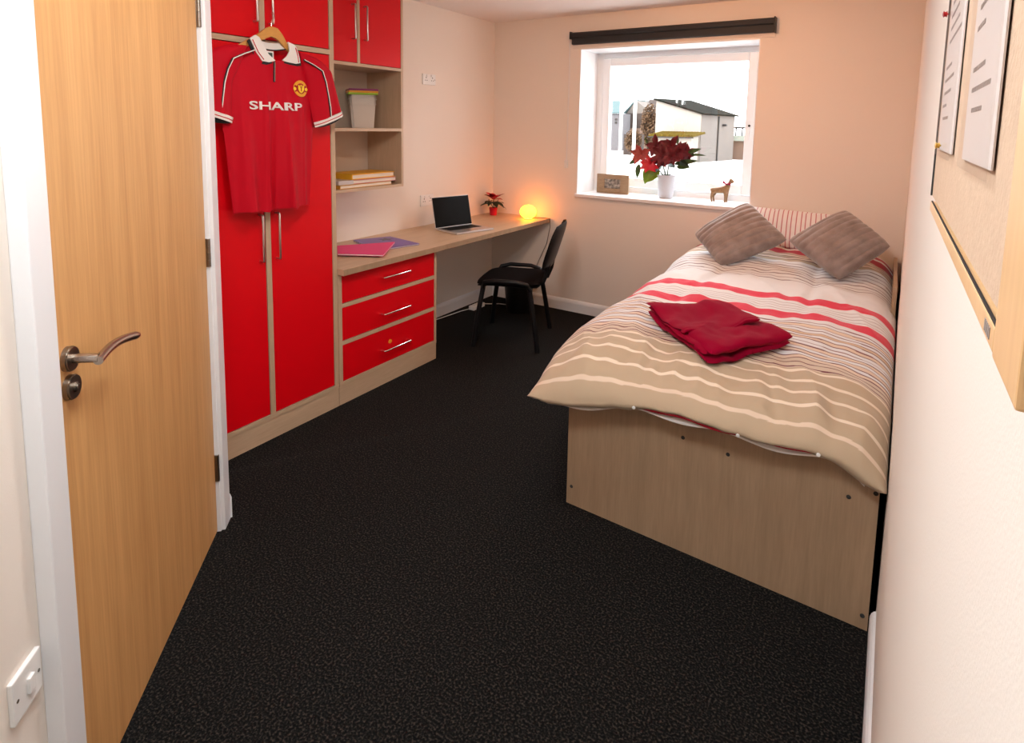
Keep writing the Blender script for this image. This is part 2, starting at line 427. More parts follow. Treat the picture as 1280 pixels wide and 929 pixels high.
bm = bmesh.new()
pts = [T(AH, 0.012, 1.045), T(AH, 0.030, 1.045), T(AH-0.002, 0.060, 1.043)]
tube(bm, pts, 0.0098, 20)
c0 = T(AH-0.002, 0.058, 1.043)
pts = []
for k in range(17):
    s = k/16
    pts.append(T(AH+0.006-0.190*s, 0.062-0.006*math.sin(math.pi*s), 1.040 + 0.010*math.sin(math.pi*s) - 0.012*s))
tube(bm, pts, [0.0098]*16+[0.007], 20)
build('lever_handle', bm, 'bronze', dr, True)
bm = bmesh.new(); drose(bm, 0.983, 0.0265, 0.013)
tube(bm, [T(AH, 0.012, 0.983), T(AH, 0.019, 0.983)], 0.0105, 28)
tube(bm, [T(AH, 0.018, 0.983), T(AH, 0.021, 0.983)], 0.0065, 28)
build('thumb_turn', bm, 'dsteel', dr, True)

# switch plate on the wall left of the door
def plate(name, label, O_, U, V, Nn, w_, hgt, kind):
    t_ = thing(name, label, 'socket' if kind != 'switch' else 'switch', O_)
    O_, U, V, Nn = map(Vector, (O_, U, V, Nn))
    def bxx(bm, u0, u1, v0, v1, n0, n1, bev=0): obox(bm, O_+U*u0+V*v0+Nn*n0, U*(u1-u0), V*(v1-v0), Nn*(n1-n0), 0, bev)
    bm = bmesh.new(); bxx(bm, -w_/2, w_/2, -hgt/2, hgt/2, 0, 0.010, 0.003); build('face_plate', bm, 'plastic', t_)
    if kind == 'switch':
        bm = bmesh.new(); bxx(bm, -0.013, 0.004, -0.016, 0.016, 0.009, 0.016, 0.002); build('rocker', bm, 'plastic', t_)
        for u in (-0.032, 0.032):
            bm = bmesh.new(); tube(bm, [O_+U*u+Nn*0.009, O_+U*u+Nn*0.0112], 0.0032, 12); build('screw', bm, 'dsteel', t_)
    else:
        for u in (-0.036, 0.036):
            bm = bmesh.new()
            bxx(bm, u-0.003, u+0.003, 0.008, 0.018, 0.0096, 0.0106)
            bxx(bm, u-0.014, u-0.006, -0.010, -0.005, 0.0096, 0.0106); bxx(bm, u+0.006, u+0.014, -0.010, -0.005, 0.0096, 0.0106)
            build('pin_holes', bm, 'black', t_)
            bm = bmesh.new(); s_ = 1 if u > 0 else -1
            bxx(bm, u-0.008-s_*0.010, u+0.004-s_*0.010, 0.020, 0.034, 0.0095, 0.0145, 0.001); build('rocker', bm, 'plastic', t_)
        bm = bmesh.new(); tube(bm, [O_+U*0.062+Nn*0.009, O_+U*0.062+Nn*0.011], 0.004, 10); build('screw', bm, 'dsteel', t_)
    return t_
plate('light_switch', 'white square switch plate low on the wall left of the door', T(1.100, -0.012, 0.483), tv, (0, 0, 1), nv_, 0.086, 0.086, 'switch')
plate('power_socket', 'white double socket high on the wall beside the shelf unit', (0, 3.50, 1.880), (0, 1, 0), (0, 0, 1), (1, 0, 0), 0.146, 0.080, 'socket')
plate('power_socket', 'white double socket just above the desk behind the laptop', (0, 3.478, 0.962), (0, 1, 0), (0, 0, 1), (1, 0, 0), 0.146, 0.086, 'socket')

# ------------------------------------------------------------------ window
wn = struct_empty('window_1', ((XL+XR)/2, 4.70, ZS))
YF = 4.70
bm = bmesh.new()
fw = 0.062
bx(bm, XL, XL+fw, YF, YF+0.07, ZS, ZT, 0, 0.004); bx(bm, XR-fw, XR, YF, YF+0.07, ZS, ZT, 0, 0.004)
bx(bm, XL+fw, XR-fw, YF, YF+0.07, ZS, ZS+0.05, 0, 0.004); bx(bm, XL+fw, XR-fw, YF, YF+0.07, ZT-0.045, ZT, 0, 0.004)
build('window_frame', bm, 'upvc', wn)
sx0, sx1, sz0, sz1 = XL+fw+0.004, XR-fw-0.004, ZS+0.054, ZT-0.049; sw = 0.064
bm = bmesh.new()
y0, y1 = YF-0.014, YF+0.05
bx(bm, sx0, sx0+sw, y0, y1, sz0, sz1, 0, 0.006); bx(bm, sx1-sw, sx1, y0, y1, sz0, sz1, 0, 0.006)
bx(bm, sx0+sw, sx1-sw, y0, y1, sz0, sz0+sw+0.01, 0, 0.006); bx(bm, sx0+sw, sx1-sw, y0, y1, sz1-sw, sz1, 0, 0.006)
sash = build('window_sash', bm, 'upvc', wn)
build('pane', box(sx0+sw-0.01, sx1-sw+0.01, YF+0.02, YF+0.024, sz0+sw-0.01, sz1-sw+0.01), 'glass', wn)
bm = bmesh.new(); bx(bm, sx1-0.04, sx1-0.022, y0-0.012, y0, 1.52, 1.56, 0, 0.003); bx(bm, sx1-0.036, sx1-0.026, y0-0.024, y0-0.012, 1.47, 1.555, 0, 0.003)
build('window_handle', bm, 'upvc', wn)
bm = bmesh.new(); tube(bm, [(sx1-0.031, y0-0.014, 1.575), (sx1-0.031, y0-0.0005, 1.575)], 0.008, 12); build('lock_button', bm, 'black', wn)
build('window_sill', box(XL-0.006, XR+0.006, B-0.028, YF, ZS-0.026, ZS, 0.004), 'white', wn)
bm = bmesh.new()
bx(bm, XL, XL+0.006, B+0.001, YF, ZS, ZT); bx(bm, XR-0.006, XR, B+0.001, YF, ZS, ZT); bx(bm, XL+0.006, XR-0.006, B+0.001, YF, ZT-0.006, ZT)
build('reveal_lining', bm, 'white', wn)

# roller blind
bl = thing('roller_blind', 'black roller blind rolled up in its cassette above the window', 'blind', (1.527, B-0.04, 2.2))
bm = bmesh.new()
prof = [(B, 2.292), (B-0.045, 2.290), (B-0.064, 2.278), (B-0.066, 2.252), (B-0.050, 2.244), (B-0.050, 2.200), (B-0.046, 2.196), (B, 2.196)]
prism(bm, [(0.778, y, z) for y, z in prof], (1.50, 0, 0)); build('cassette', bm, 'blind', bl)
bm = bmesh.new(); bx(bm, 0.765, 0.778, B-0.070, B, 2.236, 2.294, 0, 0.003); build('end_cap', bm, 'black', bl)
bm = bmesh.new(); bx(bm, 2.278, 2.287, B-0.070, B, 2.192, 2.294, 0, 0.003); build('end_cap', bm, 'black', bl)
build('fixing_batten', box(0.77, 2.285, B-0.012, B, 2.168, 2.196), 'wall', bl, label='wall coloured fixing batten')
bm = bmesh.new()
tube(bm, [(0.748, B-0.03, 2.25), (0.742, B-0.012, 1.9), (0.735, B-0.008, 1.24)], 0.0014, 6); tube(bm, [(0.760, B-0.045, 2.25), (0.752, B-0.016, 1.9), (0.741, B-0.010, 1.24)], 0.0014, 6)
build('pull_cord', bm, 'white', bl)
bm = bmesh.new(); bx(bm, 0.722, 0.750, B-0.016, B, 1.205, 1.27, 0, 0.003); tube(bm, [(0.727, B-0.02, 1.262), (0.745, B-0.02, 1.262)], 0.005, 8)
build('cord_cleat', bm, 'plastic', bl)

# ------------------------------------------------------------------ fitted furniture
def hbar(bm, p0, p1, out, off=0.030, r_=0.0052):
    p0, p1, out = Vector(p0), Vector(p1), Vector(out); d = (p1-p0).normalized()
    q = 0.006
    tube(bm, [p0, p0+out*(off-q), p0+out*(off-q*0.3)+d*q*0.3, p0+out*off+d*q, p1+out*off-d*q, p1+out*(off-q*0.3)-d*q*0.3, p1+out*(off-q), p1], r_, 12)

wd = thing('wardrobe', 'tall built in wardrobe with red doors and pale wood edging', 'wardrobe', (0.28, 1.70, 0))
YW0, YM0, YM1, YW1 = 1.300, 1.700, 1.727, 2.122
build('side_panel', box(0.002, D, YW1-0.028, YW1-0.001, 0.118, 2.40), 'laminZ', wd)
build('side_panel', box(0.002, D, YW0, YW0+0.02, 0.118, 2.40), 'laminZ', wd)
build('centre_stile', box(0.05, D, YM0, YM1, 0.118, 2.40), 'laminZ', wd)
build('middle_rail', box(0.05, D, YW0+0.02, YW1-0.028, 1.890, 1.914), 'laminY', wd)
build('bottom_rail', box(0.05, D+0.001, YW0, YW1-0.001, 0.104, 0.126), 'laminY', wd)
build('top_panel', box(0.002, D, YW0, YW1-0.001, 2.40, 2.425), 'laminY', wd)
build('plinth', box(0.03, D-0.002, YW0, YW1-0.001, 0.0, 0.104), 'laminY', wd)
for (ya, yb, z0, z1, hy, hz0, hz1) in ((YW0+0.022, YM0-0.003, 0.130, 1.886, 1.668, 0.895, 1.115), (YM1+0.003, YW1-0.031, 0.130, 1.886, 1.756, 0.895, 1.115),
                                 (YW0+0.022, YM0-0.003, 1.918, 2.396, 1.672, 1.99, 2.20), (YM1+0.003, YW1-0.031, 1.918, 2.396, 1.752, 1.99, 2.20)):
    d_ = build('door', box(D-0.020, D-0.002, ya, yb, z0, z1, 0.0012), 'red', wd)
    bm = bmesh.new(); hbar(bm, (D-0.002, hy, hz0), (D-0.002, hy, hz1), (1, 0, 0)); build('handle', bm, 'steel', d_, True)

DS = 0.318; YO0, YO1 = 2.124, 2.884
oh = thing('overhead_shelf_unit', 'wall hung shelf unit with two small red doors over open shelves', 'shelf unit', (0.16, 2.50, 1.14))
build('side_panel', box(0.002, DS, YO1-0.018, YO1, 1.138, 2.40), 'laminZ', oh)
build('side_panel', box(0.002, DS, YO0, YO0+0.018, 1.138, 2.40), 'laminZ', oh)
build('back_panel', box(0.003, 0.010, YO0+0.018, YO1-0.018, 1.156, 2.38), 'backing', oh)
build('bottom_panel', box(0.011, DS, YO0+0.018, YO1-0.018, 1.138, 1.156), 'laminY', oh)
build('shelf', box(0.011, DS, YO0+0.018, YO1-0.018, 1.496, 1.514), 'laminY', oh)
build('shelf', box(0.011, DS, YO0+0.018, YO1-0.018, 1.876, 1.894), 'laminY', oh)
build('top_panel', box(0.002, DS, YO0+0.018, YO1-0.018, 2.382, 2.40), 'laminY', oh)
build('centre_stile', box(0.011, DS, 2.500, 2.520, 1.894, 2.382), 'laminZ', oh)
for ya, yb, hy in ((YO0+0.020, 2.498, 2.462), (2.522, YO1-0.020, 2.555)):
    d_ = build('door', box(DS-0.019, DS-0.002, ya, yb, 1.897, 2.379, 0.0012), 'red', oh)
    bm = bmesh.new(); hbar(bm, (DS-0.002, hy, 2.030), (DS-0.002, hy, 2.225), (1, 0, 0)); build('handle', bm, 'steel', d_, True)

du = thing('drawer_unit', 'three drawer red fronted unit standing under the desk beside the wardrobe', 'drawers', (0.28, 2.53, 0))
YD0, YD1 = 2.124, 2.940
build('side_panel', box(0.002, D, YD1-0.020, YD1, 0.118, 0.733), 'laminZ', du)
build('side_panel', box(0.002, D, YD0, YD0+0.026, 0.118, 0.733), 'laminZ', du)
build('plinth', box(0.03, D-0.002, YD0, YD1, 0.0, 0.108), 'laminY', du)
build('bottom_rail', box(0.05, D+0.001, YD0, YD1, 0.108, 0.128), 'laminY', du)
for z0 in (0.336, 0.546):
    build('rail', box(0.05, D, YD0+0.026, YD1-0.020, z0, z0+0.022), 'laminY', du)
stk = None
for z0, z1, hz in ((0.571, 0.730, 0.655), (0.361, 0.543, 0.435), (0.131, 0.333, 0.213)):
    d_ = build('drawer', box(D-0.30, D-0.002, YD0+0.028, YD1-0.022, z0, z1, 0.0012), 'red', du)
    bm = bmesh.new(); hbar(bm, (D-0.002, 2.445, hz), (D-0.002, 2.668, hz), (1, 0, 0)); build('handle', bm, 'chrome', d_, True)
    stk = d_
bm = bmesh.new(); prism(bm, [(D-0.002, 2.515+0.015*math.cos(t), 0.247+0.013*math.sin(t)) for t in [k*math.pi/4 for k in range(8)]], (0.001, 0, 0))
build('sticker', bm, 'orange', stk, label='small orange sticker')

dk = thing('desk', 'long pale wood desk top running along the left wall to the corner', 'desk', (0.30, 3.25, 0.734))
build('desk_top', box(0.001, 0.596, 2.124, B-0.001, 0.734, 0.769, 0.003), 'laminY', dk)
build('edging', box(0.596, 0.598, 2.126, B-0.002, 0.7355, 0.7675), 'bedwood', dk, label='darker wood edging strip')
bm = bmesh.new(); bx(bm, 0.001, 0.03, 2.95, B-0.002, 0.67, 0.734); build('wall_batten', bm, 'laminY', dk)

# ------------------------------------------------------------------ on the shelves
tg = 'nested clear storage tubs'
for k in range(3):
    bm = bmesh.new(); zb = 1.515+0.011*k; x0, x1, ya, yb = -0.078, 0.078, -0.078, 0.078
    hh = 0.175 - 0.0
    def ring(z, e): return [(x0-e, ya-e, z), (x1+e, ya-e, z), (x1+e, yb+e, z), (x0-e, yb+e, z)]
    e0, e1 = -0.012-0.004*k, 0.0-0.0025*k
    lv = [ring(0, e0), ring(hh-0.03, e1-0.001), ring(hh-0.03, e1+0.003), ring(hh-0.024, e1+0.003), ring(hh-0.024, e1), ring(hh, e1), ring(hh, e1+0.006), ring(hh+0.007, e1+0.006), ring(hh+0.007, e1-0.002), ring(0.003, e0-0.002)]
    vv = [[bm.verts.new(p) for p in L_] for L_ in lv]
    for i in range(len(vv)-1):
        for q in range(4): bm.faces.new((vv[i][q], vv[i][(q+1) % 4], vv[i+1][(q+1) % 4], vv[i+1][q]))
    bm.faces.new(vv[0]); bm.faces.new(vv[-1])
    lab = ['outermost and lowest of the nested milky plastic tubs on the upper shelf', 'middle one of the nested milky plastic tubs on the upper shelf', 'innermost of the nested milky plastic tubs under the coloured lids'][k]
    bmesh.ops.bevel(bm, geom=[e for e in bm.edges if abs(e.verts[0].co.z-e.verts[1].co.z) > 0.002], offset=0.012, segments=2, affect='EDGES')
    o = build('storage_tub', bm, 'tub'); o.location = (0.148, 2.690, zb); o.rotation_euler = (0, 0, math.radians(-38)); tag(o, lab, 'tub', tg)
for k, (mt, cl) in enumerate((('lidg', 'bright green plastic tub lid, lowest of the three lids'), ('lido', 'orange plastic tub lid between the green and purple lids'), ('lidp', 'dark purple plastic tub lid on top of the tubs'))):
    z = 1.7195+0.0125*k + (0.0 if k < 2 else 0.0)
    bm = bmesh.new(); bx(bm, -0.090, 0.090, -0.090, 0.090, 0, 0.0125, 0, 0.004)
    bx(bm, -0.072, 0.072, -0.072, 0.072, 0.0124, 0.0126)
    o = build('tub_lid', bm, mt); o.location = (0.148, 2.690, z); o.rotation_euler = (0, 0, math.radians(-38+k*1.5)); tag(o, cl, 'lid', 'stacked tub lids')

def book(name, label, cat, x0, x1, ya, yb, z0, z1, cov, rot=0, spine='y0', grp='books on the bottom shelf', ct=0.003):
    c = ((x0+x1)/2, (ya+yb)/2, z0)
    t_ = thing(name, label, cat, c, rot, grp)
    hx, hy = (x1-x0)/2, (yb-ya)/2; hz = z1-z0
    bm = bmesh.new(); bx(bm, -hx, hx, -hy, hy, 0, ct, 0, 0.0008); bx(bm, -hx, hx, -hy, hy, hz-ct, hz, 0, 0.0008)
    bx(bm, -hx, hx, -hy-0.001, -hy+ct, 0, hz, 0, 0.0008)
    build('cover', bm, cov, t_, world=False)
    build('pages', box(-hx+0.004, hx-0.004, -hy+ct, hy-0.005, ct, hz-ct), 'pages', t_, world=False)
    return t_
book('book', 'orange backed book lying lowest in the stack on the bottom shelf', 'book', 0.085, 0.300, 2.365, 2.800, 1.157, 1.179, 'bkorange', 0.02)
book('ring_binder', 'pale and pink folder lying in the middle of the book stack', 'binder', 0.080, 0.296, 2.372, 2.838, 1.180, 1.203, 'bkpink', -0.02)
book('book', 'thick yellow book lying on top of the stack', 'book', 0.070, 0.285, 2.475, 2.835, 1.204, 1.238, 'bkyellow', 0.0, ct=0.006)
# pale spine wrap on the binder
for o in COL.objects:
    if o.name.startswith('ring_binder') and o.type == 'EMPTY':
        build('spine', box(-0.109, 0.110, -0.236, -0.125, -0.0005, 0.0240, 0.002), 'bkclear', o, world=False, label='pale grey spine wrap')

# ------------------------------------------------------------------ on the desk
ZD = 0.769
def flat(name, label, cat, corners, z0, z1, mt, extra=None):
    c = [sum(p[i] for p in corners)/4 for i in (0, 1)]
    t_ = thing(name, label, cat, (c[0], c[1], z0))
    bm = bmesh.new(); prism(bm, [(p[0], p[1], z1-0.0012) for p in corners], (0, 0, 0.0012)); prism(bm, [(p[0], p[1], z0) for p in corners], (0, 0, 0.0012))
    build('cover', bm, mt, t_)
    ins = [(c[0]+(p[0]-c[0])*0.975, c[1]+(p[1]-c[1])*0.985) for p in corners]
    bm = bmesh.new(); prism(bm, [(p[0], p[1], z0+0.0012) for p in ins], (0, 0, z1-z0-0.0024)); build('pages', bm, 'cotton', t_)
    return t_
pf = flat('folder', 'glossy purple folder with dark motif lying partly under the pink one', 'folder', [(0.050, 2.690), (0.150, 2.930), (0.470, 2.870), (0.400, 2.560)], ZD, ZD+0.009, 'purple')
bm = bmesh.new()
star = []
for k in range(10):
    a_ = k*math.pi/5; r_ = 0.055 if k % 2 == 0 else 0.026
    star.append((0.205+r_*math.cos(a_)*1.0, 2.835+r_*math.sin(a_), ZD+0.0091))
prism(bm, star, (0, 0, 0.0004)); build('motif', bm, 'purpledk', pf, label='dark star shaped motif')
flat('folder', 'bright pink folder on the desk next to the wardrobe', 'folder', [(0.330, 2.318), (0.150, 2.470), (0.345, 2.775), (0.560, 2.455)], ZD+0.0095, ZD+0.019, 'pink')

# laptop
lp = thing('laptop', 'open silver laptop with black screen on the desk', 'laptop', (0.372, 3.480, ZD), 0)
lp.rotation_euler = (0, 0, math.radians(-13.5))    # local +x = towards the front edge, y along the hinge
bm = bmesh.new(); bx(bm, -0.125, 0.128, -0.175, 0.175, 0.001, 0.014, 0, 0.004); build('base', bm, 'alu', lp, world=False)
kb = bmesh.new(); bx(kb, -0.092, 0.018, -0.150, 0.150, 0.0139, 0.0146)
kbo = build('keyboard', kb, 'keys', lp, world=False)
bm = bmesh.new()
for i in range(5):
    for j in range(14):
        bx(bm, -0.090+i*0.0215, -0.0715+i*0.0215, -0.148+j*0.0213, -0.1295+j*0.0213, 0.0146, 0.0158)
kk = build('keys', bm, 'black', kbo, world=False); kk['kind'] = 'stuff'
bm = bmesh.new(); bx(bm, 0.030, 0.105, -0.055, 0.055, 0.0139, 0.0143); build('trackpad', bm, 'steel', lp, world=False)
th = math.radians(13)
dz = Vector((-math.sin(th), 0, math.cos(th))); dn = Vector((math.cos(th), 0, math.sin(th)))
bm = bmesh.new(); o_ = Vector((-0.125, -0.175, 0.010)); obox(bm, o_-dn*0.006, dz*0.232, Vector((0, 0.35, 0)), dn*0.006, 0, 0.002); build('lid', bm, 'alu', lp, world=False)
bm = bmesh.new(); obox(bm, o_+dn*0.0001+dz*0.006+Vector((0, 0.003, 0)), dz*0.223, Vector((0, 0.344, 0)), dn*0.0012); build('screen', bm, 'screen', lp, world=False)

# leaves
def leaf(bm, base, d, up, ln, wd_, curl=0.25, mi=0, lobes=0.0, seg=6):
    base, d, up = Vector(base), Vector(d).normalized(), Vector(up).normalized()
    side = d.cross(up).normalized(); up = side.cross(d).normalized()
    rows = []
    for i in range(seg+1):
        s = i/seg
        wv = wd_*0.5*(math.sin(math.pi*min(1, s**0.8))**0.9)*(1+lobes*math.sin(s*math.pi*4)) if 0 < s < 1 else 0.0
        c = base + d*ln*s + up*(curl*ln*(0.35*s - s*s))
        if i in (0, seg): rows.append([bm.verts.new(c)])
        else: rows.append([bm.verts.new(c - side*wv + up*wv*0.25), bm.verts.new(c), bm.verts.new(c + side*wv + up*wv*0.25)])
    for i in range(seg):
        a_, b_ = rows[i], rows[i+1]
        if len(a_) == 1: q = [(a_[0], b_[1], b_[0]), (a_[0], b_[2], b_[1])]
        elif len(b_) == 1: q = [(a_[0], a_[1], b_[0]), (a_[1], a_[2], b_[0])]
        else: q = [(a_[0], a_[1], b_[1], b_[0]), (a_[1], a_[2], b_[2], b_[1])]
        for f in q: bm.faces.new(f).material_index = mi

rs = random.Random(3)
# small poinsettia on the desk
pp = thing('potted_poinsettia', 'small poinsettia in a shiny red pot in the desk corner', 'plant', (0.115, 4.225, ZD))
bm = bmesh.new(); lathe(bm, [(0.020, 0), (0.030, 0.0), (0.033, 0.045), (0.037, 0.062), (0.039, 0.064), (0.036, 0.066), (0.033, 0.058), (0.02, 0.056)], (0.115, 4.225, ZD), 20)
build('pot', bm, 'redpot', pp, True)
bm = bmesh.new()
for k in range(6):
    a_ = k*1.05; tube(bm, [(0.115, 4.225, ZD+0.055), (0.115+0.03*math.cos(a_), 4.225+0.03*math.sin(a_), ZD+0.11), (0.115+0.05*math.cos(a_), 4.225+0.05*math.sin(a_), ZD+0.135)], 0.002, 5)
build('stem', bm, 'leafd', pp)
for k in range(9):
    a_ = k*2*math.pi/9+rs.uniform(-.2, .2); bm = bmesh.new()
    leaf(bm, (0.115+0.02*math.cos(a_), 4.225+0.02*math.sin(a_), ZD+0.105+rs.uniform(-.01, .015)), (math.cos(a_), math.sin(a_), rs.uniform(-0.25, 0.15)), (0, 0, 1), rs.uniform(0.090, 0.115), 0.055, 0.4)
    build('leaf', bm, 'leafd', pp)
for k in range(13):
    a_ = k*2*math.pi/13*2+rs.uniform(-.2, .2); bm = bmesh.new()
    leaf(bm, (0.115+0.006*math.cos(a_), 4.225+0.006*math.sin(a_), ZD+0.135+rs.uniform(0, .012)), (math.cos(a_), math.sin(a_), rs.uniform(0.05, 0.9)), (0, 0, 1), rs.uniform(0.075, 0.11), 0.052, 0.2)
    build('bract', bm, 'bractd' if k % 3 else 'redpot', pp)

# glowing egg lamp
lg = thing('egg_lamp', 'glowing yellow pebble shaped lamp at the far end of the desk', 'lamp', (0.468, 4.225, ZD))
bm = bmesh.new(); bmesh.ops.create_uvsphere(bm, u_segments=32, v_segments=20, radius=1)
for v in bm.verts: v.co = Vector((v.co.x*0.070+0.468, v.co.y*0.070+4.225, v.co.z*0.056*(1.0 if v.co.z < 0 else 1.05)+ZD+0.060))
build('shade', bm, 'glow', lg, True)
bm = bmesh.new(); lathe(bm, [(0.02, 0), (0.034, 0), (0.036, 0.006), (0.030, 0.010), (0.02, 0.010)], (0.468, 4.225, ZD), 24); build('base', bm, 'plastic', lg, True)
bm = bmesh.new()
tube(bm, [(0.49, 4.27, ZD+0.004), (0.56, 4.34, ZD+0.004), (0.606, 4.35, ZD-0.002), (0.612, 4.350, 0.70), (0.58, 4.353, 0.55), (0.50, 4.355, 0.38), (0.44, 4.355, 0.22), (0.40, 4.353, 0.006), (0.34, 4.30, 0.005)], 0.0022, 6)
build('power_cable', bm, 'rubber', lg)

# extension lead on floor under the desk
el = thing('extension_lead', 'white trailing plug socket with cable on the carpet under the desk', 'cable', (0.14, 3.95, 0))
build('socket_block', box(0.10, 0.155, 3.90, 4.06, 0, 0.035, 0.006), 'plastic', el)
bm = bmesh.new(); tube(bm, [(0.127, 4.06, 0.018), (0.15, 4.12, 0.006), (0.22, 4.18, 0.005), (0.30, 4.20, 0.005)], 0.004, 8); tube(bm, [(0.127, 3.90, 0.018), (0.08, 3.82, 0.006), (0.06, 3.60, 0.005), (0.05, 3.30, 0.02), (0.02, 3.1, 0.16), (0.018, 3.05, 0.3)], 0.0035, 8)
build('cable', bm, 'plastic', el)

# waste bin behind the chair
wb = thing('waste_bin', 'black waste bin on the carpet in the corner under the desk', 'bin', (0.45, 4.13, 0))
bm = bmesh.new(); lathe(bm, [(0.05, 0.0), (0.10, 0), (0.125, 0.26), (0.130, 0.262), (0.130, 0.27), (0.121, 0.27), (0.098, 0.01), (0.05, 0.01)], (0.45, 4.13, 0), 32); build('body', bm, 'black', wb, True)
bm = bmesh.new(); lathe(bm, [(0.122, 0.262), (0.134, 0.262), (0.134, 0.274), (0.122, 0.274)], (0.45, 4.13, 0), 32); build('rim', bm, 'black', wb, True)

# ------------------------------------------------------------------ desk chair (local: +x forward)
ch = thing('desk_chair', 'black fabric chair with tubular legs pulled up to the desk', 'chair', (0.748, 3.572, 0), math.atan2(-0.34, -0.94))
def cush(nu, nv, fn): return gridmesh(nu, nv, fn)
bm = bmesh.new()
def seatf(u, v, s):
    a_, b_ = 2*u-1, 2*v-1
    e = (1-abs(a_)**4)**0.5*(1-abs(b_)**4)**0.5
    x = 0.235*a_*(1-0.10*abs(b_)**3); y = 0.235*b_*(1-0.10*abs(a_)**3)
    z = 0.455 + (0.028 if s > 0 else -0.018)*e*s*s*(1 if s > 0 else 1) - 0.025*max(0, a_-0.4)**1.5 + 0.012*max(0, -a_-0.3)
    return (x, y, z)
gridmesh(20, 20, lambda u, v: seatf(u, v, 1), bm=bm); gridmesh(20, 20, lambda u, v: seatf(u, v, -1), bm=bm)
bmesh.ops.remove_doubles(bm, verts=bm.verts, dist=0.0005)
build('seat', bm, 'cfab', ch, True, world=False)
bm = bmesh.new()
def shellf(u, v, s):
    a_, b_ = 2*u-1, 2*v-1; e = (1-abs(a_)**6)**0.5*(1-abs(b_)**6)**0.5
    x, y, z = 0.228*a_*(1-0.08*abs(b_)**3), 0.228*b_*(1-0.08*abs(a_)**3), 0.438 + 0.012*e*s - 0.025*max(0, a_-0.4)**1.5
    return (x, y, z)
gridmesh(14, 14, lambda u, v: shellf(u, v, 1), bm=bm); gridmesh(14, 14, lambda u, v: shellf(u, v, -1), bm=bm)
bmesh.ops.remove_doubles(bm, verts=bm.verts, dist=0.0005)
build('seat_shell', bm, 'black', ch, True, world=False)
def backf(u, v, s, e0=0.026):
    a_, b_ = 2*u-1, 2*v-1     # a: width, b: height
    e = (1-abs(a_)**4)**0.5*(1-abs(b_)**4)**0.5
    wdt = 0.205*(1-0.14*max(0, b_)**2)*(1-0.08*abs(b_)**4)
    z = 0.715+0.165*b_*(1-0.12*abs(a_)**3)
    x = -0.232 - 0.115*(z-0.55)/0.33*0.9 - 0.035*(1-a_*a_) + e0*e*s
    return (x, a_*wdt, z)
bm = bmesh.new()
gridmesh(18, 18, lambda u, v: backf(u, v, 1), bm=bm); gridmesh(18, 18, lambda u, v: backf(u, v, 0), bm=bm)
bmesh.ops.remove_doubles(bm, verts=bm.verts, dist=0.0005); build('backrest', bm, 'cfab', ch, True, world=False)
bm = bmesh.new()
def bs(u, v, s): x, y, z = backf(u, v, s, 0.016); return (x-0.002, y*1.03, 0.715+(z-0.715)*1.03)
gridmesh(18, 18, lambda u, v: bs(u, v, -1), bm=bm); gridmesh(18, 18, lambda u, v: bs(u, v, 0), bm=bm)
bmesh.ops.remove_doubles(bm, verts=bm.verts, dist=0.0005); build('back_shell', bm, 'black', ch, True, world=False)
for s in (-1, 1):
    bm = bmesh.new(); tube(bm, [(0.165, s*0.225, 0.425), (0.20, s*0.245, 0.20), (0.222, s*0.262, 0.0)], 0.0125, 12, flat=1.4); build('leg', bm, 'black', ch, True, world=False)
    bm = bmesh.new(); tube(bm, [(-0.165, s*0.225, 0.425), (-0.205, s*0.245, 0.20), (-0.235, s*0.262, 0.0)], 0.0125, 12, flat=1.4); build('leg', bm, 'black', ch, True, world=False)
    bm = bmesh.new(); tube(bm, [(0.168, s*0.228, 0.425), (0.15, s*0.250, 0.466), (0.08, s*0.262, 0.482), (-0.08, s*0.262, 0.482), (-0.15, s*0.250, 0.466), (-0.168, s*0.228, 0.425)], 0.015, 12); build('side_tube', bm, 'black', ch, True, world=False)
    bm = bmesh.new(); tube(bm, [(-0.15, s*0.10, 0.43), (-0.235, s*0.10, 0.45), (-0.262, s*0.10, 0.52), (-0.285, s*0.10, 0.66)], 0.010, 10, flat=1.5); build('back_upright', bm, 'black', ch, True, world=False)
bm = bmesh.new(); tube(bm, [(0.165, -0.225, 0.425), (0.165, 0.225, 0.425)], 0.011, 10); tube(bm, [(-0.165, -0.225, 0.425), (-0.165, 0.225, 0.425)], 0.011, 10)
build('cross_tube', bm, 'black', ch, True, world=False)

# ------------------------------------------------------------------ jersey on its hanger
XJ = 0.605
jr = thing('football_shirt', 'red football shirt with white collar hung on the wardrobe door', 'shirt', (XJ, 1.71, 1.13))
def jx(y, z):
    """front surface of the shirt body"""
    s = max(0.0, min(1.0, (1.72-z)/0.55)); t_ = y-1.72
    fold = 0.024*s*math.sin((y-1.55)*30+0.6*math.sin(z*6)) + 0.010*(0.25+s)*math.sin((y-1.5)*63+z*3)
    for yc, am in ((1.548, 0.012), (1.672, 0.020), (1.770, 0.018), (1.872, 0.010)):
        q = (y-yc)/0.085; fold += am*min(1.0, max(0.0, (1.74-z)/0.22))*((1-q) if 0 <= q < 1 else (math.exp(-(q*9)**2) if q < 0 else 0))
    fold += 0.006*math.exp(-((y-1.700)/0.010)**2)*min(1, s*1.8)
    up = max(0.0, (z-1.62)/0.3)
    return XJ + 0.012 + fold + 0.014*math.cos(min(1.5, abs(t_)*6.0)) - 0.012*up*up
def bodyw(z):
    if z > 1.50:
        k = min(1, (z-1.50)/0.30); lo = 1.478+0.01*k; hi = 1.945+0.0*k
        if z > 1.77:
            q = (z-1.77)/(1.875-1.77); q = min(1, q); lo = 1.488 + 0.125*q**1.1; hi = 1.955 - 0.11*q**1.1
        return lo, hi
    k = (1.50-z)/0.37; return 1.482+0.030*k, 1.943-0.028*k
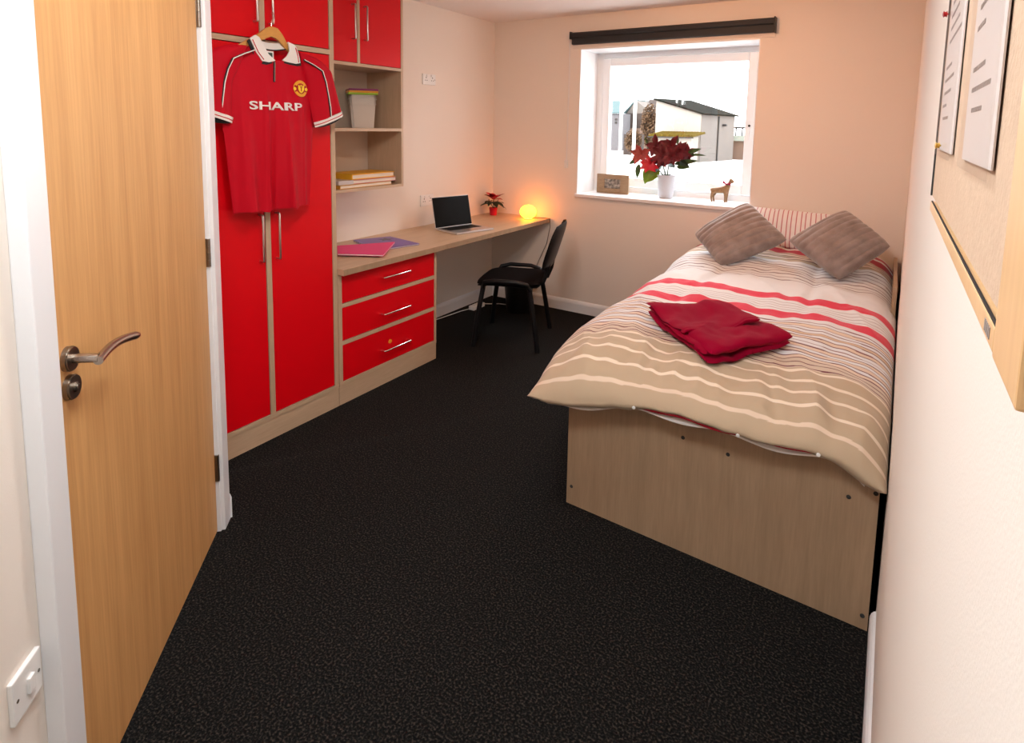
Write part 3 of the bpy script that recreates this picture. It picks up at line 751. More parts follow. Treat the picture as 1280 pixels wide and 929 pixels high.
def hem(y): return 1.138 + 0.010*math.sin((y-1.5)*22) + (0.016 if 1.665 < y < 1.78 else 0)*0.8
bm = bmesh.new()
def jf(u, v, front=True):
    z = 1.130 + v*(1.878-1.130); lo, hi = bodyw(z); y = lo+(hi-lo)*u
    zz = z + (hem(y)-1.130)*(1-v)
    neck = math.exp(-((y-1.722)/0.075)**4); zz -= 0.058*neck*v**14
    e = (1-abs(2*u-1)**8)
    if front: return (XJ-0.006 + (jx(y, zz)-XJ+0.006)*e, y, zz)
    return (XJ-0.006-0.010*e, y, zz-0.012*neck*v**14)
gridmesh(90, 70, lambda u, v: jf(u, v, True), bm=bm); gridmesh(40, 30, lambda u, v: jf(u, v, False), bm=bm)
build('body', bm, 'jersey', jr, True)
def sleeve(sgn):
    # outline top (shoulder) to hem; sgn 1 = right of the picture
    if sgn > 0: S0, S1, H0, H1 = Vector((0, 1.862, 1.872)), Vector((0, 2.050, 1.800)), Vector((0, 1.935, 1.545)), Vector((0, 2.106, 1.605)); arm = Vector((0, 1.905, 1.70))
    else: S0, S1, H0, H1 = Vector((0, 1.592, 1.872)), Vector((0, 1.395, 1.810)), Vector((0, 1.512, 1.560)), Vector((0, 1.330, 1.610)); arm = Vector((0, 1.515, 1.70))
    def f(u, v, fr):
        # u across (inner->outer), v from shoulder to cuff
        inner = S0.lerp(arm, min(1, v*2)) if v < 0.5 else arm.lerp(H0, (v-0.5)*2)
        outer = S0.lerp(S1, min(1, v*1.6)) if v < 0.625 else S1.lerp(H1, (v-0.625)/0.375)
        if v < 0.625: outer = outer + Vector((0, sgn*0.008*math.sin(v/0.625*math.pi), 0.018*math.sin(v/0.625*math.pi)))
        p = inner.lerp(outer, u); e = (1-abs(2*u-1)**4)
        fold = 0.008*math.sin(u*9+v*5)*v
        x = (XJ+0.004 + (0.022*min(1, v*3) + fold)*e + 0.010) if fr else XJ-0.004-0.004*e
        if u == 0 or u == 1: x = XJ+0.008
        return (x, p.y, p.z)
    bm = bmesh.new(); gridmesh(24, 26, lambda u, v: f(u, v, True), bm=bm); gridmesh(12, 26, lambda u, v: f(u, v, False), bm=bm)
    s_ = build('sleeve', bm, 'jersey', jr, True)
    # cuff bands: white, red line, white, black
    d = (H1-H0); nn = Vector((0, d.z, -d.y)).normalized(); nn = -nn if nn.z > 0 else nn
    for k, (a_, b_, mt) in enumerate(((0.0, 0.012, 'jwhite'), (0.012, 0.016, 'jersey'), (0.016, 0.025, 'jwhite'))):
        bm = bmesh.new()
        def cf(u, v, fr=True):
            p = H0 + d*(u*1.02-0.01) + nn*(a_+(b_-a_)*v); e = (1-abs(2*u-1)**4)
            return ((XJ+0.017+0.024*e) if fr else XJ-0.006, p.y, p.z)
        gridmesh(16, 2, cf, bm=bm, thick=(-0.003, 0, 0)); build('cuff_band', bm, mt, s_, label={'jwhite': 'white cuff band', 'jersey': 'thin red cuff line'}[mt])
    bm = bmesh.new()
    cres = [H0 + d*(k/12) + nn*0.022 for k in range(13)] + [H0 + d*(1-k/12) + nn*(0.022+0.020*math.sin(math.pi*k/12)**0.6) for k in range(1, 12)]
    prism(bm, [(XJ-0.004, p.y, p.z) for p in cres], (0.022, 0, 0))
    build('cuff_inside', bm, 'jblack', s_, label='black inside of the cuff')
    return s_
sR = sleeve(1); sL = sleeve(-1)
# piping
for pts, s_ in (([(1.608, 1.852), (1.560, 1.832), (1.505, 1.806), (1.480, 1.76), (1.463, 1.706), (1.452, 1.64), (1.446, 1.584)], sL), ([(1.865, 1.836), (1.92, 1.815), (1.968, 1.792), (1.988, 1.74), (2.000, 1.683), (2.012, 1.62), (2.018, 1.575)], sR)):
    for dy, mt, r_ in ((0.0, 'jblack', 0.0042), (0.0028, 'jwhite', 0.0026)):
        bm = bmesh.new(); tube(bm, [(XJ+0.041 if 1.60 < z < 1.83 else XJ+0.037, y, z) for y, z in [(p[0]+dy, p[1]+dy*0.4) for p in pts]], r_, 6)
        if mt == 'jwhite':
            for v in bm.verts: v.co.x += 0.0025
        build('piping', bm, mt, s_, label={'jblack': 'black piping', 'jwhite': 'white piping'}[mt])
# collar
def flap(poly, x0, tilt, mt, name, par, th=0.004, lab=None):
    bm = bmesh.new(); prism(bm, [(x0+tilt*(z-1.80), y, z) for y, z in poly], (th, 0, 0)); return build(name, bm, mt, par, label=lab)
CL = [(1.606, 1.905), (1.633, 1.922), (1.651, 1.915), (1.667, 1.888), (1.689, 1.845), (1.722, 1.819), (1.690, 1.809), (1.655, 1.811), (1.630, 1.845)]
CR = [(1.800, 1.912), (1.830, 1.904), (1.842, 1.893), (1.853, 1.850), (1.855, 1.821), (1.833, 1.815), (1.795, 1.818), (1.758, 1.823), (1.786, 1.846), (1.803, 1.870)]
def shrink_off(poly, off): return [(y+off[0], z+off[1]) for y, z in poly]
flap(shrink_off(CL, (-0.011, -0.012)), XJ+0.018, -0.12, 'jblack', 'collar_trim', jr, lab='black collar edge')
flap(shrink_off(CR, (0.009, -0.010)), XJ+0.018, -0.12, 'jblack', 'collar_trim', jr, lab='black collar edge')
cl_ = flap(CL, XJ+0.0225, -0.12, 'jwhite', 'collar', jr, 0.006, 'white collar flap')
cr_ = flap(CR, XJ+0.0225, -0.12, 'jwhite', 'collar', jr, 0.006, 'white collar flap')
for pts, c_ in (([(1.616, 1.900), (1.638, 1.848), (1.662, 1.818)], cl_), ([(1.836, 1.890), (1.845, 1.850), (1.846, 1.822)], cr_)):
    bm = bmesh.new(); tube(bm, [(XJ+0.0292-0.12*(z-1.80), y, z) for y, z in pts], 0.0022, 6); build('collar_stripe', bm, 'jersey', c_, label='thin red collar stripe')
bm = bmesh.new()
def band(u, v):
    y = 1.640+0.170*u; return (XJ-0.004-0.012*math.sin(math.pi*u), y, 1.868+0.032*v+0.012*(2*u-1)**2)
gridmesh(16, 3, band, bm=bm, thick=(-0.003, 0, 0)); build('collar_band', bm, 'jwhite', jr, True, label='white inside of the collar')
bm = bmesh.new(); tube(bm, [(XJ-0.003-0.012*math.sin(math.pi*u/10), 1.645+0.0155*u, 1.868+0.012*(u/5-1)**2) for u in range(11)], 0.003, 6); build('neck_tape', bm, 'jblack', jr, label='dark neck tape')
tg_ = build('neck_label', box(XJ-0.008, XJ-0.005, 1.690, 1.735, 1.815, 1.862), 'jwhite', jr, label='white edged woven label')
build('label_centre', box(XJ-0.005, XJ-0.004, 1.697, 1.728, 1.822, 1.855), mat('dark green label', (0.05, 0.09, 0.07), 0.7), tg_, label='dark green label centre')
# zip
bm = bmesh.new()
gridmesh(2, 14, lambda u, v: (jx(1.717, 1.815-v*0.092)+0.0015, 1.712+0.010*u-0.006*v, 1.815-v*0.092), bm=bm, thick=(0.002, 0, 0)); zp = build('zip', bm, 'jblack', jr, label='dark neck zip')
bm = bmesh.new(); tube(bm, [(jx(1.717, 1.81-k*0.01)+0.0045, 1.7185-0.0007*k, 1.812-k*0.0095) for k in range(10)], 0.0016, 6); build('zip_teeth', bm, 'steel', zp)

# printed name on the chest, following the cloth
def text_mesh(body, y0, y1, z0, z1, skew=0.0, surf=jx, off=0.003):
    cu = bpy.data.curves.new('letters', 'FONT'); cu.body = body; cu.offset = 0.022; cu.space_character = 1.0; cu.resolution_u = 4
    to = bpy.data.objects.new('letters', cu); COL.objects.link(to)
    bpy.context.view_layer.update()
    me = bpy.data.meshes.new_from_object(to.evaluated_get(bpy.context.evaluated_depsgraph_get()))
    bpy.data.objects.remove(to); bm = bmesh.new(); bm.from_mesh(me)
    bmesh.ops.triangulate(bm, faces=bm.faces)
    xs = [v.co.x for v in bm.verts]; ys = [v.co.y for v in bm.verts]
    ax, bx_, ay, by = min(xs), max(xs), min(ys), max(ys)
    for it in range(2):
        es = [e for e in bm.edges if e.calc_length()*(y1-y0)/(bx_-ax) > 0.012]
        if es: bmesh.ops.subdivide_edges(bm, edges=es, cuts=1)
        bmesh.ops.triangulate(bm, faces=bm.faces)
    for v in bm.verts:
        u = (v.co.x-ax)/(bx_-ax); q = (v.co.y-ay)/(by-ay)
        y = y0+(y1-y0)*u; z = z0+(z1-z0)*q + skew*u
        v.co = Vector((surf(y, z)+off, y, z))
    r_ = bmesh.ops.extrude_face_region(bm, geom=bm.faces[:])
    for v in [g_ for g_ in r_['geom'] if isinstance(g_, bmesh.types.BMVert)]: v.co.x += 0.0015
    return bm
bm = text_mesh('SHARP', 1.583, 1.855, 1.597, 1.634)
build('chest_lettering', bm, 'jwhite', jr, label='white printed word on the chest')
# club crest
CY, CZ_ = 1.853, 1.702
def disc(bm, r0, r1, th=0.0015, base=0.002, a0=0, a1=2*math.pi, n_=36, sz=0.95):
    ins, out = [], []
    def P_(r_, a_, h_):
        y, z = CY+r_*math.cos(a_), CZ_+r_*sz*math.sin(a_); return (jx(y, z)+base+h_, y, z)
    for k in range(n_):
        aa, ab = a0+(a1-a0)*k/n_, a0+(a1-a0)*(k+1)/n_
        q = [P_(r0, aa, th), P_(r1, aa, th), P_(r1, ab, th), P_(r0, ab, th)]
        bm.faces.new([bm.verts.new(p) for p in q])
        q = [P_(r1, aa, 0), P_(r1, ab, 0), P_(r1, ab, th), P_(r1, aa, th)]; bm.faces.new([bm.verts.new(p) for p in q])
bm = bmesh.new(); disc(bm, 0.0, 0.040, 0.001); cr = build('crest', bm, mat('crest red', (0.42, 0.004, 0.01), 0.6), jr, label='round gold and red club crest')
bm = bmesh.new(); disc(bm, 0.026, 0.038, 0.002, 0.0025, math.radians(28), math.radians(152), 20); build('upper_banner', bm, 'gold', cr)
bm = bmesh.new(); disc(bm, 0.026, 0.038, 0.002, 0.0025, math.radians(208), math.radians(332), 20); build('lower_banner', bm, 'gold', cr)
bm = bmesh.new(); disc(bm, 0.038, 0.0405, 0.002, 0.0025); build('rim', bm, 'gold', cr)
for s in (-1, 1):
    bm = bmesh.new(); y, z = CY+s*0.0345, CZ_-0.002
    lathe(bm, [(0.001, 0.0), (0.0078, 0.0), (0.0078, 0.002), (0.001, 0.003)], (jx(y, z)+0.0032, y, z), 14, axis='x'); build('ball', bm, 'yellow', cr)
bm = bmesh.new(); sh = [(-0.016, 0.016), (-0.005, 0.013), (0, 0.018), (0.005, 0.013), (0.016, 0.016), (0.016, -0.004), (0.009, -0.016), (0, -0.021), (-0.009, -0.016), (-0.016, -0.004)]
xx = max(jx(CY+a_, CZ_+b_) for a_, b_ in sh)+0.003
prism(bm, [(xx, CY+a_, CZ_+b_) for a_, b_ in sh], (0.0015, 0, 0)); build('shield', bm, 'yellow', cr)
bm = bmesh.new()
tube(bm, [(xx+0.002, CY, CZ_-0.012), (xx+0.002, CY, CZ_+0.004)], 0.0022, 5)
for a_, b_ in ((-0.005, 0.007), (0, 0.009), (0.005, 0.007)): tube(bm, [(xx+0.002, CY, CZ_+0.0), (xx+0.002, CY+a_, CZ_+b_)], 0.0010, 5)
tube(bm, [(xx+0.002, CY-0.008, CZ_+0.010), (xx+0.002, CY+0.008, CZ_+0.010)], 0.0012, 5)
build('shield_figure', bm, mat('crest dark red', (0.35, 0.02, 0.01), 0.6), cr)

# hanger
hg = thing('clothes_hanger', 'varnished wooden hanger inside the red shirt collar', 'hanger', (0.60, 1.725, 1.90))
HT = [(1.560, 1.868), (1.600, 1.895), (1.640, 1.918), (1.668, 1.940), (1.694, 1.960), (1.719, 1.971), (1.752, 1.967), (1.776, 1.944), (1.803, 1.906), (1.845, 1.884), (1.885, 1.866)]
HB = [(1.562, 1.846), (1.600, 1.868), (1.645, 1.891), (1.672, 1.905), (1.695, 1.916), (1.716, 1.926), (1.740, 1.922), (1.764, 1.908), (1.797, 1.880), (1.838, 1.858), (1.882, 1.846)]
bm = bmesh.new()
def hx_(y, o): return XJ-0.006+o+0.020*math.cos((y-1.725)*9)-0.020
rows = [[bm.verts.new((hx_(a_[0], o), q[0], q[1])) for q, o in ((a_, 0), (a_, 0.013), (b_, 0.013), (b_, 0))] for a_, b_ in zip(HT, HB)]
for i in range(len(rows)-1):
    for k in range(4): bm.faces.new((rows[i][k], rows[i][(k+1) % 4], rows[i+1][(k+1) % 4], rows[i+1][k]))
bm.faces.new(rows[0]); bm.faces.new(rows[-1])
build('hanger_bar', bm, 'hanger', hg)
bm = bmesh.new()
tube(bm, [(XJ+0.002, 1.722, 1.968), (XJ+0.002, 1.722, 1.990), (XJ+0.0, 1.727, 2.000), (XJ-0.004, 1.742, 2.014), (XJ-0.008, 1.746, 2.026), (0.590, 1.745, 2.036), (0.578, 1.750, 2.042), (0.568, 1.752, 2.036)], 0.0022, 8)
build('hook', bm, 'chrome', hg, True)

# ------------------------------------------------------------------ bed
bd = thing('bed', 'single bed with pale wood panelled base along the right wall', 'bed', (2.52, 3.2, 0))
F0, F1 = 2.074, 2.030
bm = bmesh.new()
prism(bm, [(1.978, F0, 0.0), (3.056, F1, 0.0), (3.056, F1, 0.520), (1.978, F0, 0.510)], (0.0, 0.022, 0), 0)
fb = build('foot_panel', bm, 'bedwood', bd)
for xx_, zz_ in ((2.088, 0.446), (2.449, 0.438), (2.608, 0.429), (2.976, 0.417), (2.000, 0.078), (3.040, 0.045), (3.046, 0.455)):
    yy_ = F0+(F1-F0)*(xx_-1.978)/(3.056-1.978)
    bm = bmesh.new(); lathe(bm, [(0.001, 0.0), (0.0068, 0.0), (0.0068, -0.0015), (0.004, -0.0025), (0.001, -0.001)], (xx_, yy_, zz_), 12, axis='y')
    build('bolt', bm, 'rubber', fb)
build('side_panel', box(1.982, 2.004, F0+0.023, 4.33, 0.0, 0.44), 'bedwood', bd)
build('side_panel', box(3.030, 3.050, F1+0.024, 4.33, 0.10, 0.44), 'bedwood', bd)
build('slatted_base', box(2.004, 3.030, 2.10, 4.33, 0.38, 0.43), 'bedwood', bd)
build('wall_side_board', box(3.062, 3.080, 3.50, 4.36, 0.35, 0.77), 'bedwood', bd, label='low wood board along the wall at the pillow end')
mt_ = thing('mattress', 'pale mattress lying on the bed base under the duvet', 'mattress', (2.52, 3.2, 0.43))
build('body', box(2.008, 3.026, 2.105, 4.33, 0.432, 0.585, 0.03), 'mattress', mt_)

# duvet
def sm(a_, b_, x): t_ = max(0, min(1, (x-a_)/(b_-a_))); return t_*t_*(3-2*t_)
YH = 1.945
def foot_y(x): return YH - 0.012 + 0.012*math.sin(x*9.0) + 0.03*sm(2.9, 3.06, x)*0
def left_x(y): return 1.862 - 0.105*sm(1.95, 2.5, y) + 0.008*math.sin(y*11)
RX = 3.063
def RXf(y): return W - 0.004 + 0.0125*max(0.0, y-2.0)
def duv(x, y, wr=True):
    RX = RXf(y); xl = left_x(y); a_ = (x-xl)/(RX-xl); a_ = max(0.0, min(1.0, a_))
    dl, dr_ = (x-xl), (RX-x)
    fl = 1.0 if dl > 0.30 else max(0, 1-((0.30-dl)/0.30)**2.3)**0.62
    fr = 1.0 if dr_ > 0.17 else max(0, 1-((0.17-dr_)/0.17)**2.2)**0.55
    d = y-foot_y(x); ff = 1.0 if d > 0.40 else max(0, 1-((0.40-max(d, 0))/0.40)**2.6)**0.55
    rim = 0.488 + 0.080*sm(0.05, 0.50, a_) - 0.055*sm(0.88, 0.97, a_)*(1-sm(2.0, 2.3, y))
    top = 0.690 + 0.012*math.sin(y*2.0) + 0.075*sm(3.6, 4.1, y)
    z = rim + (top-rim)*fl*fr*ff
    if wr:
        n1 = noise.noise(Vector((x*3.2, y*2.6, 0.3))); n2 = noise.noise(Vector((x*9+n1, y*5, 2.3))); n3 = noise.noise(Vector((x*16, y*9, 5.1)))
        cr1 = -0.016*math.exp(-((x-2.12-0.10*(y-2.9))/0.035)**2)*sm(2.7, 3.2, y)*sm(4.0, 3.6, y)
        cr2 = -0.014*math.exp(-((x-2.72+0.04*(y-3.0))/0.03)**2)*sm(2.8, 3.2, y)
        cr3 = -0.010*math.exp(-((x-2.28-0.08*(2.2-y))/0.02)**2)*sm(2.5, 2.1, y)
        cr4 = -0.010*math.exp(-((x-2.70-0.25*(2.2-y))/0.02)**2)*sm(2.5, 2.1, y)
        n4 = noise.noise(Vector((x*6, y*22, 7.7))); n5 = 1-abs(noise.noise(Vector((x*4+y*2.2, y*1.5-x, 3.3))))*2
        z += (0.018*n1 + 0.013*n2 + 0.007*n3 + 0.003*n4*(1-sm(2.1, 2.5, y)*0.5) + 0.016*max(0, n5-0.5) + sm(2.55, 2.05, y)*(0.016*(1-abs(noise.noise(Vector((x*7.0+y*1.5, y*2.5, 11.0))))*2.6) + 0.007*noise.noise(Vector((x*19, y*15, 4.0)))) + cr1 + cr2 + cr3 + cr4)*(0.35+0.65*ff*min(fl, fr))
    return z
BE = (0.47, 0.36, 0.245); WH = (0.73, 0.735, 0.75); CRM = (0.72, 0.58, 0.45); MA = (0.13, 0.015, 0.025); RD = (0.66, 0.012, 0.05); DRD = (0.38, 0.006, 0.03); GM = (0.30, 0.20, 0.20)
stripes = [(-1, BE)]
for c_ in (0.075, 0.158, 0.241, 0.322): stripes += [(c_-0.008, CRM if c_ < 0.1 else (0.80, 0.68, 0.54)), (c_+0.008, BE)]
stripes += [(0.392, (0.80, 0.68, 0.54)), (0.408, BE), (0.420, CRM), (0.426, MA), (0.436, (0.60, 0.49, 0.38))]
pos = 0.470
rr = random.Random(5)
bgs = [(0.60, 0.49, 0.38), CRM, WH, (0.70, 0.56, 0.44), WH, CRM, WH, WH, CRM, WH, (0.62, 0.45, 0.30), WH, WH, CRM, WH, WH]
k = 0
while pos < 0.985:
    wdt = 0.0085 if k < 3 else (0.006 if k % 3 else 0.009)
    stripes += [(pos, MA if k % 2 == 0 or k < 4 else (0.20, 0.06, 0.06)), (pos+wdt, bgs[k % len(bgs)])]
    pos += 0.037 if k < 4 else 0.031 + 0.004*(k % 2); k += 1
stripes += [(1.000, WH), (1.035, RD), (1.135, WH)]
for q in range(4): stripes += [(1.160+q*0.032, GM), (1.164+q*0.032, WH)]
stripes += [(1.305, RD), (1.410, WH)]
for q in range(8): stripes += [(1.70+q*0.040, (0.16, 0.09, 0.10)), (1.7065+q*0.040, WH)]
stripes += [(2.02, BE), (2.05, MA), (2.056, CRM), (2.08, MA), (2.087, BE), (2.11, MA), (2.117, CRM), (2.14, MA), (2.146, BE), (2.18, DRD), (2.27, WH), (2.31, DRD), (2.40, WH)]
NU, NV = 150, 620
Y_END = 4.30
yarr = [YH + (Y_END-YH)*(j/NV) for j in range(NV+1)]
# denser rows near the foot where the cover curves down
def ymap(v, x): f0 = foot_y(x); return f0 + (Y_END-f0)*(v**1.12)
# arc length along the middle column for the print
arc = [0.0]; prev = None
for j in range(1, NV+1):
    ya, yb = ymap((j-1)/NV, 2.6), ymap(j/NV, 2.6); arc.append(arc[-1]+math.hypot(yb-ya, duv(2.6, yb, False)-duv(2.6, ya, False)))
def stripe_col(s):
    c_ = stripes[0][1]
    for p, q in stripes:
        if s >= p: c_ = q
        else: break
    return c_
verts, faces, cols = [], [], []
for i in range(NU+1):
    u = i/NU; u = 0.5-0.5*math.cos(math.pi*u) if False else u
    uu = u + 0.045*math.sin(2*math.pi*u)*-1
    for j in range(NV+1):
        xm = 1.85+uu*1.22; y = ymap(j/NV, xm); xl = left_x(y); x = xl+(RXf(y)-xl)*uu
        verts.append((x, y, duv(x, y))); cols.append((*stripe_col(arc[j]+0.004*noise.noise(Vector((x*4, y*3, 9)))), 1))
for i in range(NU):
    for j in range(NV):
        a_ = i*(NV+1)+j; faces.append((a_, a_+NV+1, a_+NV+2, a_+1))
# underside: rim folded back in
nb = len(verts)
rimidx = [i*(NV+1) for i in range(NU+1)] + [NU*(NV+1)+j for j in range(1, NV+1)] + [i*(NV+1)+NV for i in range(NU-1, -1, -1)] + [j for j in range(NV-1, 0, -1)]
cx_, cy_ = 2.45, 3.1
for k_, ins, dz_ in ((0, 0.02, -0.014), (1, 0.09, -0.004)):
    for r_ in rimidx:
        v = Vector(verts[r_]); d = Vector((cx_-v.x, cy_-v.y, 0))
        d = Vector((max(-1, min(1, d.x*4)), max(-1, min(1, d.y*4)), 0))
        verts.append((v.x+d.x*ins, v.y+d.y*ins, v.z+dz_)); cols.append((*BE, 1) if v.y < 2.2 else (*WH, 1))
nr = len(rimidx)
for k_ in range(nr):
    k2 = (k_+1) % nr
    faces.append((rimidx[k_], nb+k_, nb+k2, rimidx[k2])); faces.append((nb+k_, nb+nr+k_, nb+nr+k2, nb+k2))
dv = thing('duvet', 'striped duvet in white, beige, maroon and red spread over the bed', 'duvet', (2.45, 3.1, 0.586))
me = bpy.data.meshes.new('duvet_cover'); me.from_pydata([(x-2.45, y-3.1, z-0.586) for x, y, z in verts], [], faces)
at_ = me.color_attributes.new('Col', 'FLOAT_COLOR', 'POINT'); at_.data.foreach_set('color', np.array(cols, dtype=np.float32).ravel())
me.materials.append(M['duvet']); me.shade_smooth()
oo = bpy.data.objects.new('duvet_cover', me); COL.objects.link(oo); oo.parent = dv
# lower layer of the open hem: white with a red lining line
bm = bmesh.new()
def lowlip(u, v):
    x = 1.985+1.03*u; z0 = duv(x, foot_y(x)+0.004, False)-0.018
    dip = 0.006+0.020*math.sin(math.pi*u*3.1+0.4)**2
    return (x, foot_y(x)+0.030+0.05*v, z0 - dip*(1-v) + 0.006*v)
gridmesh(80, 3, lowlip, bm=bm, thick=(0, 0.0, -0.006)); build('under_layer', bm, 'cotton', dv, True, label='white lower layer of the open hem')
bm = bmesh.new()
tube(bm, [(x, foot_y(x)+0.022, duv(x, foot_y(x)+0.004, False)-0.021+0.003*math.sin(x*31)) for x in [2.0+0.025*k for k in range(41)]], 0.0045, 6)
build('hem_lining', bm, mat('red lining', (0.42, 0.01, 0.03), 0.8), dv, True, label='red lining showing in the hem')
for x in (2.30, 2.66, 2.89):
    bm = bmesh.new(); z = duv(x, foot_y(x)+0.002, False)-0.006; lathe(bm, [(0.001, 0), (0.006, 0), (0.006, -0.003), (0.001, -0.004)], (x, foot_y(x)-0.001, z), 10, axis='y'); build('popper', bm, 'plastic', dv)

# folded blanket
fbk = thing('folded_blanket', 'crimson fleece blanket folded on the striped duvet', 'blanket', (2.45, 2.5, 0.70))
Pl, Pf, Pr, Pb = Vector((2.105, 2.575, 0)), Vector((2.500, 2.115, 0)), Vector((2.735, 2.505, 0)), Vector((2.385, 2.845, 0))
def bl_(a_, b_):   # a: left->back / front->right ; b: left->front
    return Pl.lerp(Pb, a_).lerp(Pf.lerp(Pr, a_), b_)
def slab(a0, a1, b0, b1, z0, z1, nm, extra=lambda a_, b_: 0.0, n_=64, rnd=0.05):
    bm = bmesh.new()
    def f(u, v, top):
        A_, B_ = 2*u-1, 2*v-1; ru = 0.5+0.5*A_*(1-0.035*abs(B_)**8); rv = 0.5+0.5*B_*(1-0.035*abs(A_)**8)
        a_, b_ = a0+(a1-a0)*ru, b0+(b1-b0)*rv; p = bl_(a_, b_)
        p = p + Vector((noise.noise(Vector((p.x*5, p.y*5, z0*90)))*0.012, noise.noise(Vector((p.x*5, p.y*5, z0*90+7)))*0.012, 0))
        e = (1-abs(A_)**10)**0.5*(1-abs(B_)**10)**0.5
        base = duv(p.x, p.y) + 0.004 + 0.006*noise.noise(Vector((p.x*9, p.y*9, z0*50))) + (0.004*noise.noise(Vector((p.x*24+p.y*9, p.y*10, z0*70))) if top else 0)
        mid = (z0+z1)/2; hz = (z1-z0)/2
        z = base + mid + (hz*e if top else -hz*e) + extra(a_, b_)
        sg = 1+0.0
        return (p.x, p.y, z)
    gridmesh(n_, n_, lambda u, v: f(u, v, 1), bm=bm); gridmesh(n_, n_, lambda u, v: f(u, v, 0), bm=bm)
    bmesh.ops.remove_doubles(bm, verts=bm.verts, dist=0.0003)
    return build(nm, bm, 'maroon', fbk, True)
slab(0.0, 1.0, 0.0, 1.0, 0.0, 0.030, 'bottom_fold', lambda a_, b_: 0.004*math.sin(a_*7+b_*3))
slab(-0.01, 0.80, 0.0, 0.97, 0.028, 0.052, 'middle_fold', lambda a_, b_: 0.006*math.sin(a_*6+b_*5)+0.010*max(0, b_-0.6))
slab(0.05, 1.0, 0.52, 1.0, 0.026, 0.062, 'front_roll', lambda a_, b_: 0.008*math.sin(a_*5))
slab(-0.005, 0.93, 0.0, 0.66, 0.052, 0.064, 'top_flap', lambda a_, b_: 0.010*math.sin(a_*8+1)*a_+0.006*math.sin(b_*12)+0.016*a_*b_)
slab(-0.01, 0.90, 0.62, 0.68, 0.050, 0.066, 'flap_hem', lambda a_, b_: 0.010*math.sin(a_*8+1)*a_+0.016*a_*b_)

# pillow and cushions
def pillow_mesh(C, th, nrm, ribs=None, pinch=0.10, n_=60, colf=None, flat=4.0, wr=0.008):
    """C: corners (c00,c10,c11,c01) as vectors; u goes c00->c10"""
    C = [Vector(c) for c in C]; nrm = Vector(nrm).normalized(); cen = sum(C, Vector())/4
    bm = bmesh.new(); lay = bm.verts.layers.float_color.new('Col') if colf else None
    for s in (1, -1):
        vs = []
        for i in range(n_+1):
            row = []
            for j in range(n_+1):
                u, v = i/n_, j/n_; a_, b_ = 2*u-1, 2*v-1
                uu = 0.5+0.5*a_*(1-pinch*(1-b_*b_)*abs(a_)**3-0.075*abs(b_)**5*abs(a_)); vv = 0.5+0.5*b_*(1-pinch*(1-a_*a_)*abs(b_)**3-0.075*abs(a_)**5*abs(b_))
                p = C[0].lerp(C[1], uu).lerp(C[3].lerp(C[2], uu), vv)
                e = ((1-abs(a_)**2.2)*(1-abs(b_)**2.2))**0.5
                hgt = th*e
                if ribs:
                    hgt += 0.009*abs(math.sin(vv*math.pi*ribs))**0.7*min(1, e*2.5)
                q = noise.noise(p*11)*wr + noise.noise(p*25)*wr*0.4
                vtx = bm.verts.new(p + nrm*s*(hgt+q*min(1, e*2)))
                if colf: vtx[lay] = (*colf(uu, vv), 1)
                row.append(vtx)
            vs.append(row)
        for i in range(n_):
            for j in range(n_):
                q = (vs[i][j], vs[i+1][j], vs[i+1][j+1], vs[i][j+1])
                bm.faces.new(q if s > 0 else q[::-1])
    bmesh.ops.remove_doubles(bm, verts=bm.verts, dist=0.0004)
    return bm
pw = thing('pillow', 'white pillow with thin red stripes leaning on the back wall', 'pillow', (2.55, 4.25, 0.70))
def pcol(u, v):
    k_ = (u*23) % 1.0
    if k_ < 0.17 and 0.02 < u < 0.98: return (0.42, 0.015, 0.05)
    return (0.84, 0.80, 0.80)
bm = pillow_mesh([(2.14, 4.20, 0.77), (2.80, 4.20, 0.77), (2.78, 4.34, 1.010), (2.14, 4.34, 1.025)], 0.065, (0, -1, 0.42), None, 0.05, 130, pcol)
build('pillow_case', bm, 'pcase', pw, True)
cg = 'grey ribbed cushions on the bed'
c1 = thing('cushion', 'grey ribbed cushion on the left, below the window', 'cushion', (2.23, 3.85, 0.70), group=cg)
bm = pillow_mesh([(1.930, 3.90, 0.858), (2.162, 3.715, 0.700), (2.535, 3.88, 0.885), (2.235, 4.07, 1.095)][0:1] + [(2.235, 4.06, 1.090), (2.530, 3.88, 0.888), (2.160, 3.715, 0.698)], 0.085, (-0.05, -0.75, 0.62), 9, 0.045, 80)
build('cushion_cover', bm, 'cushion', c1, True)
c2 = thing('cushion', 'grey ribbed cushion on the right, against the right wall', 'cushion', (2.8, 3.82, 0.70), group=cg)
bm = pillow_mesh([(2.500, 3.85, 0.893), (2.795, 4.02, 1.095), (3.052, 3.83, 0.925), (2.812, 3.655, 0.725)], 0.085, (0.0, -0.75, 0.62), 9, 0.045, 80)
build('cushion_cover', bm, 'cushion', c2, True)

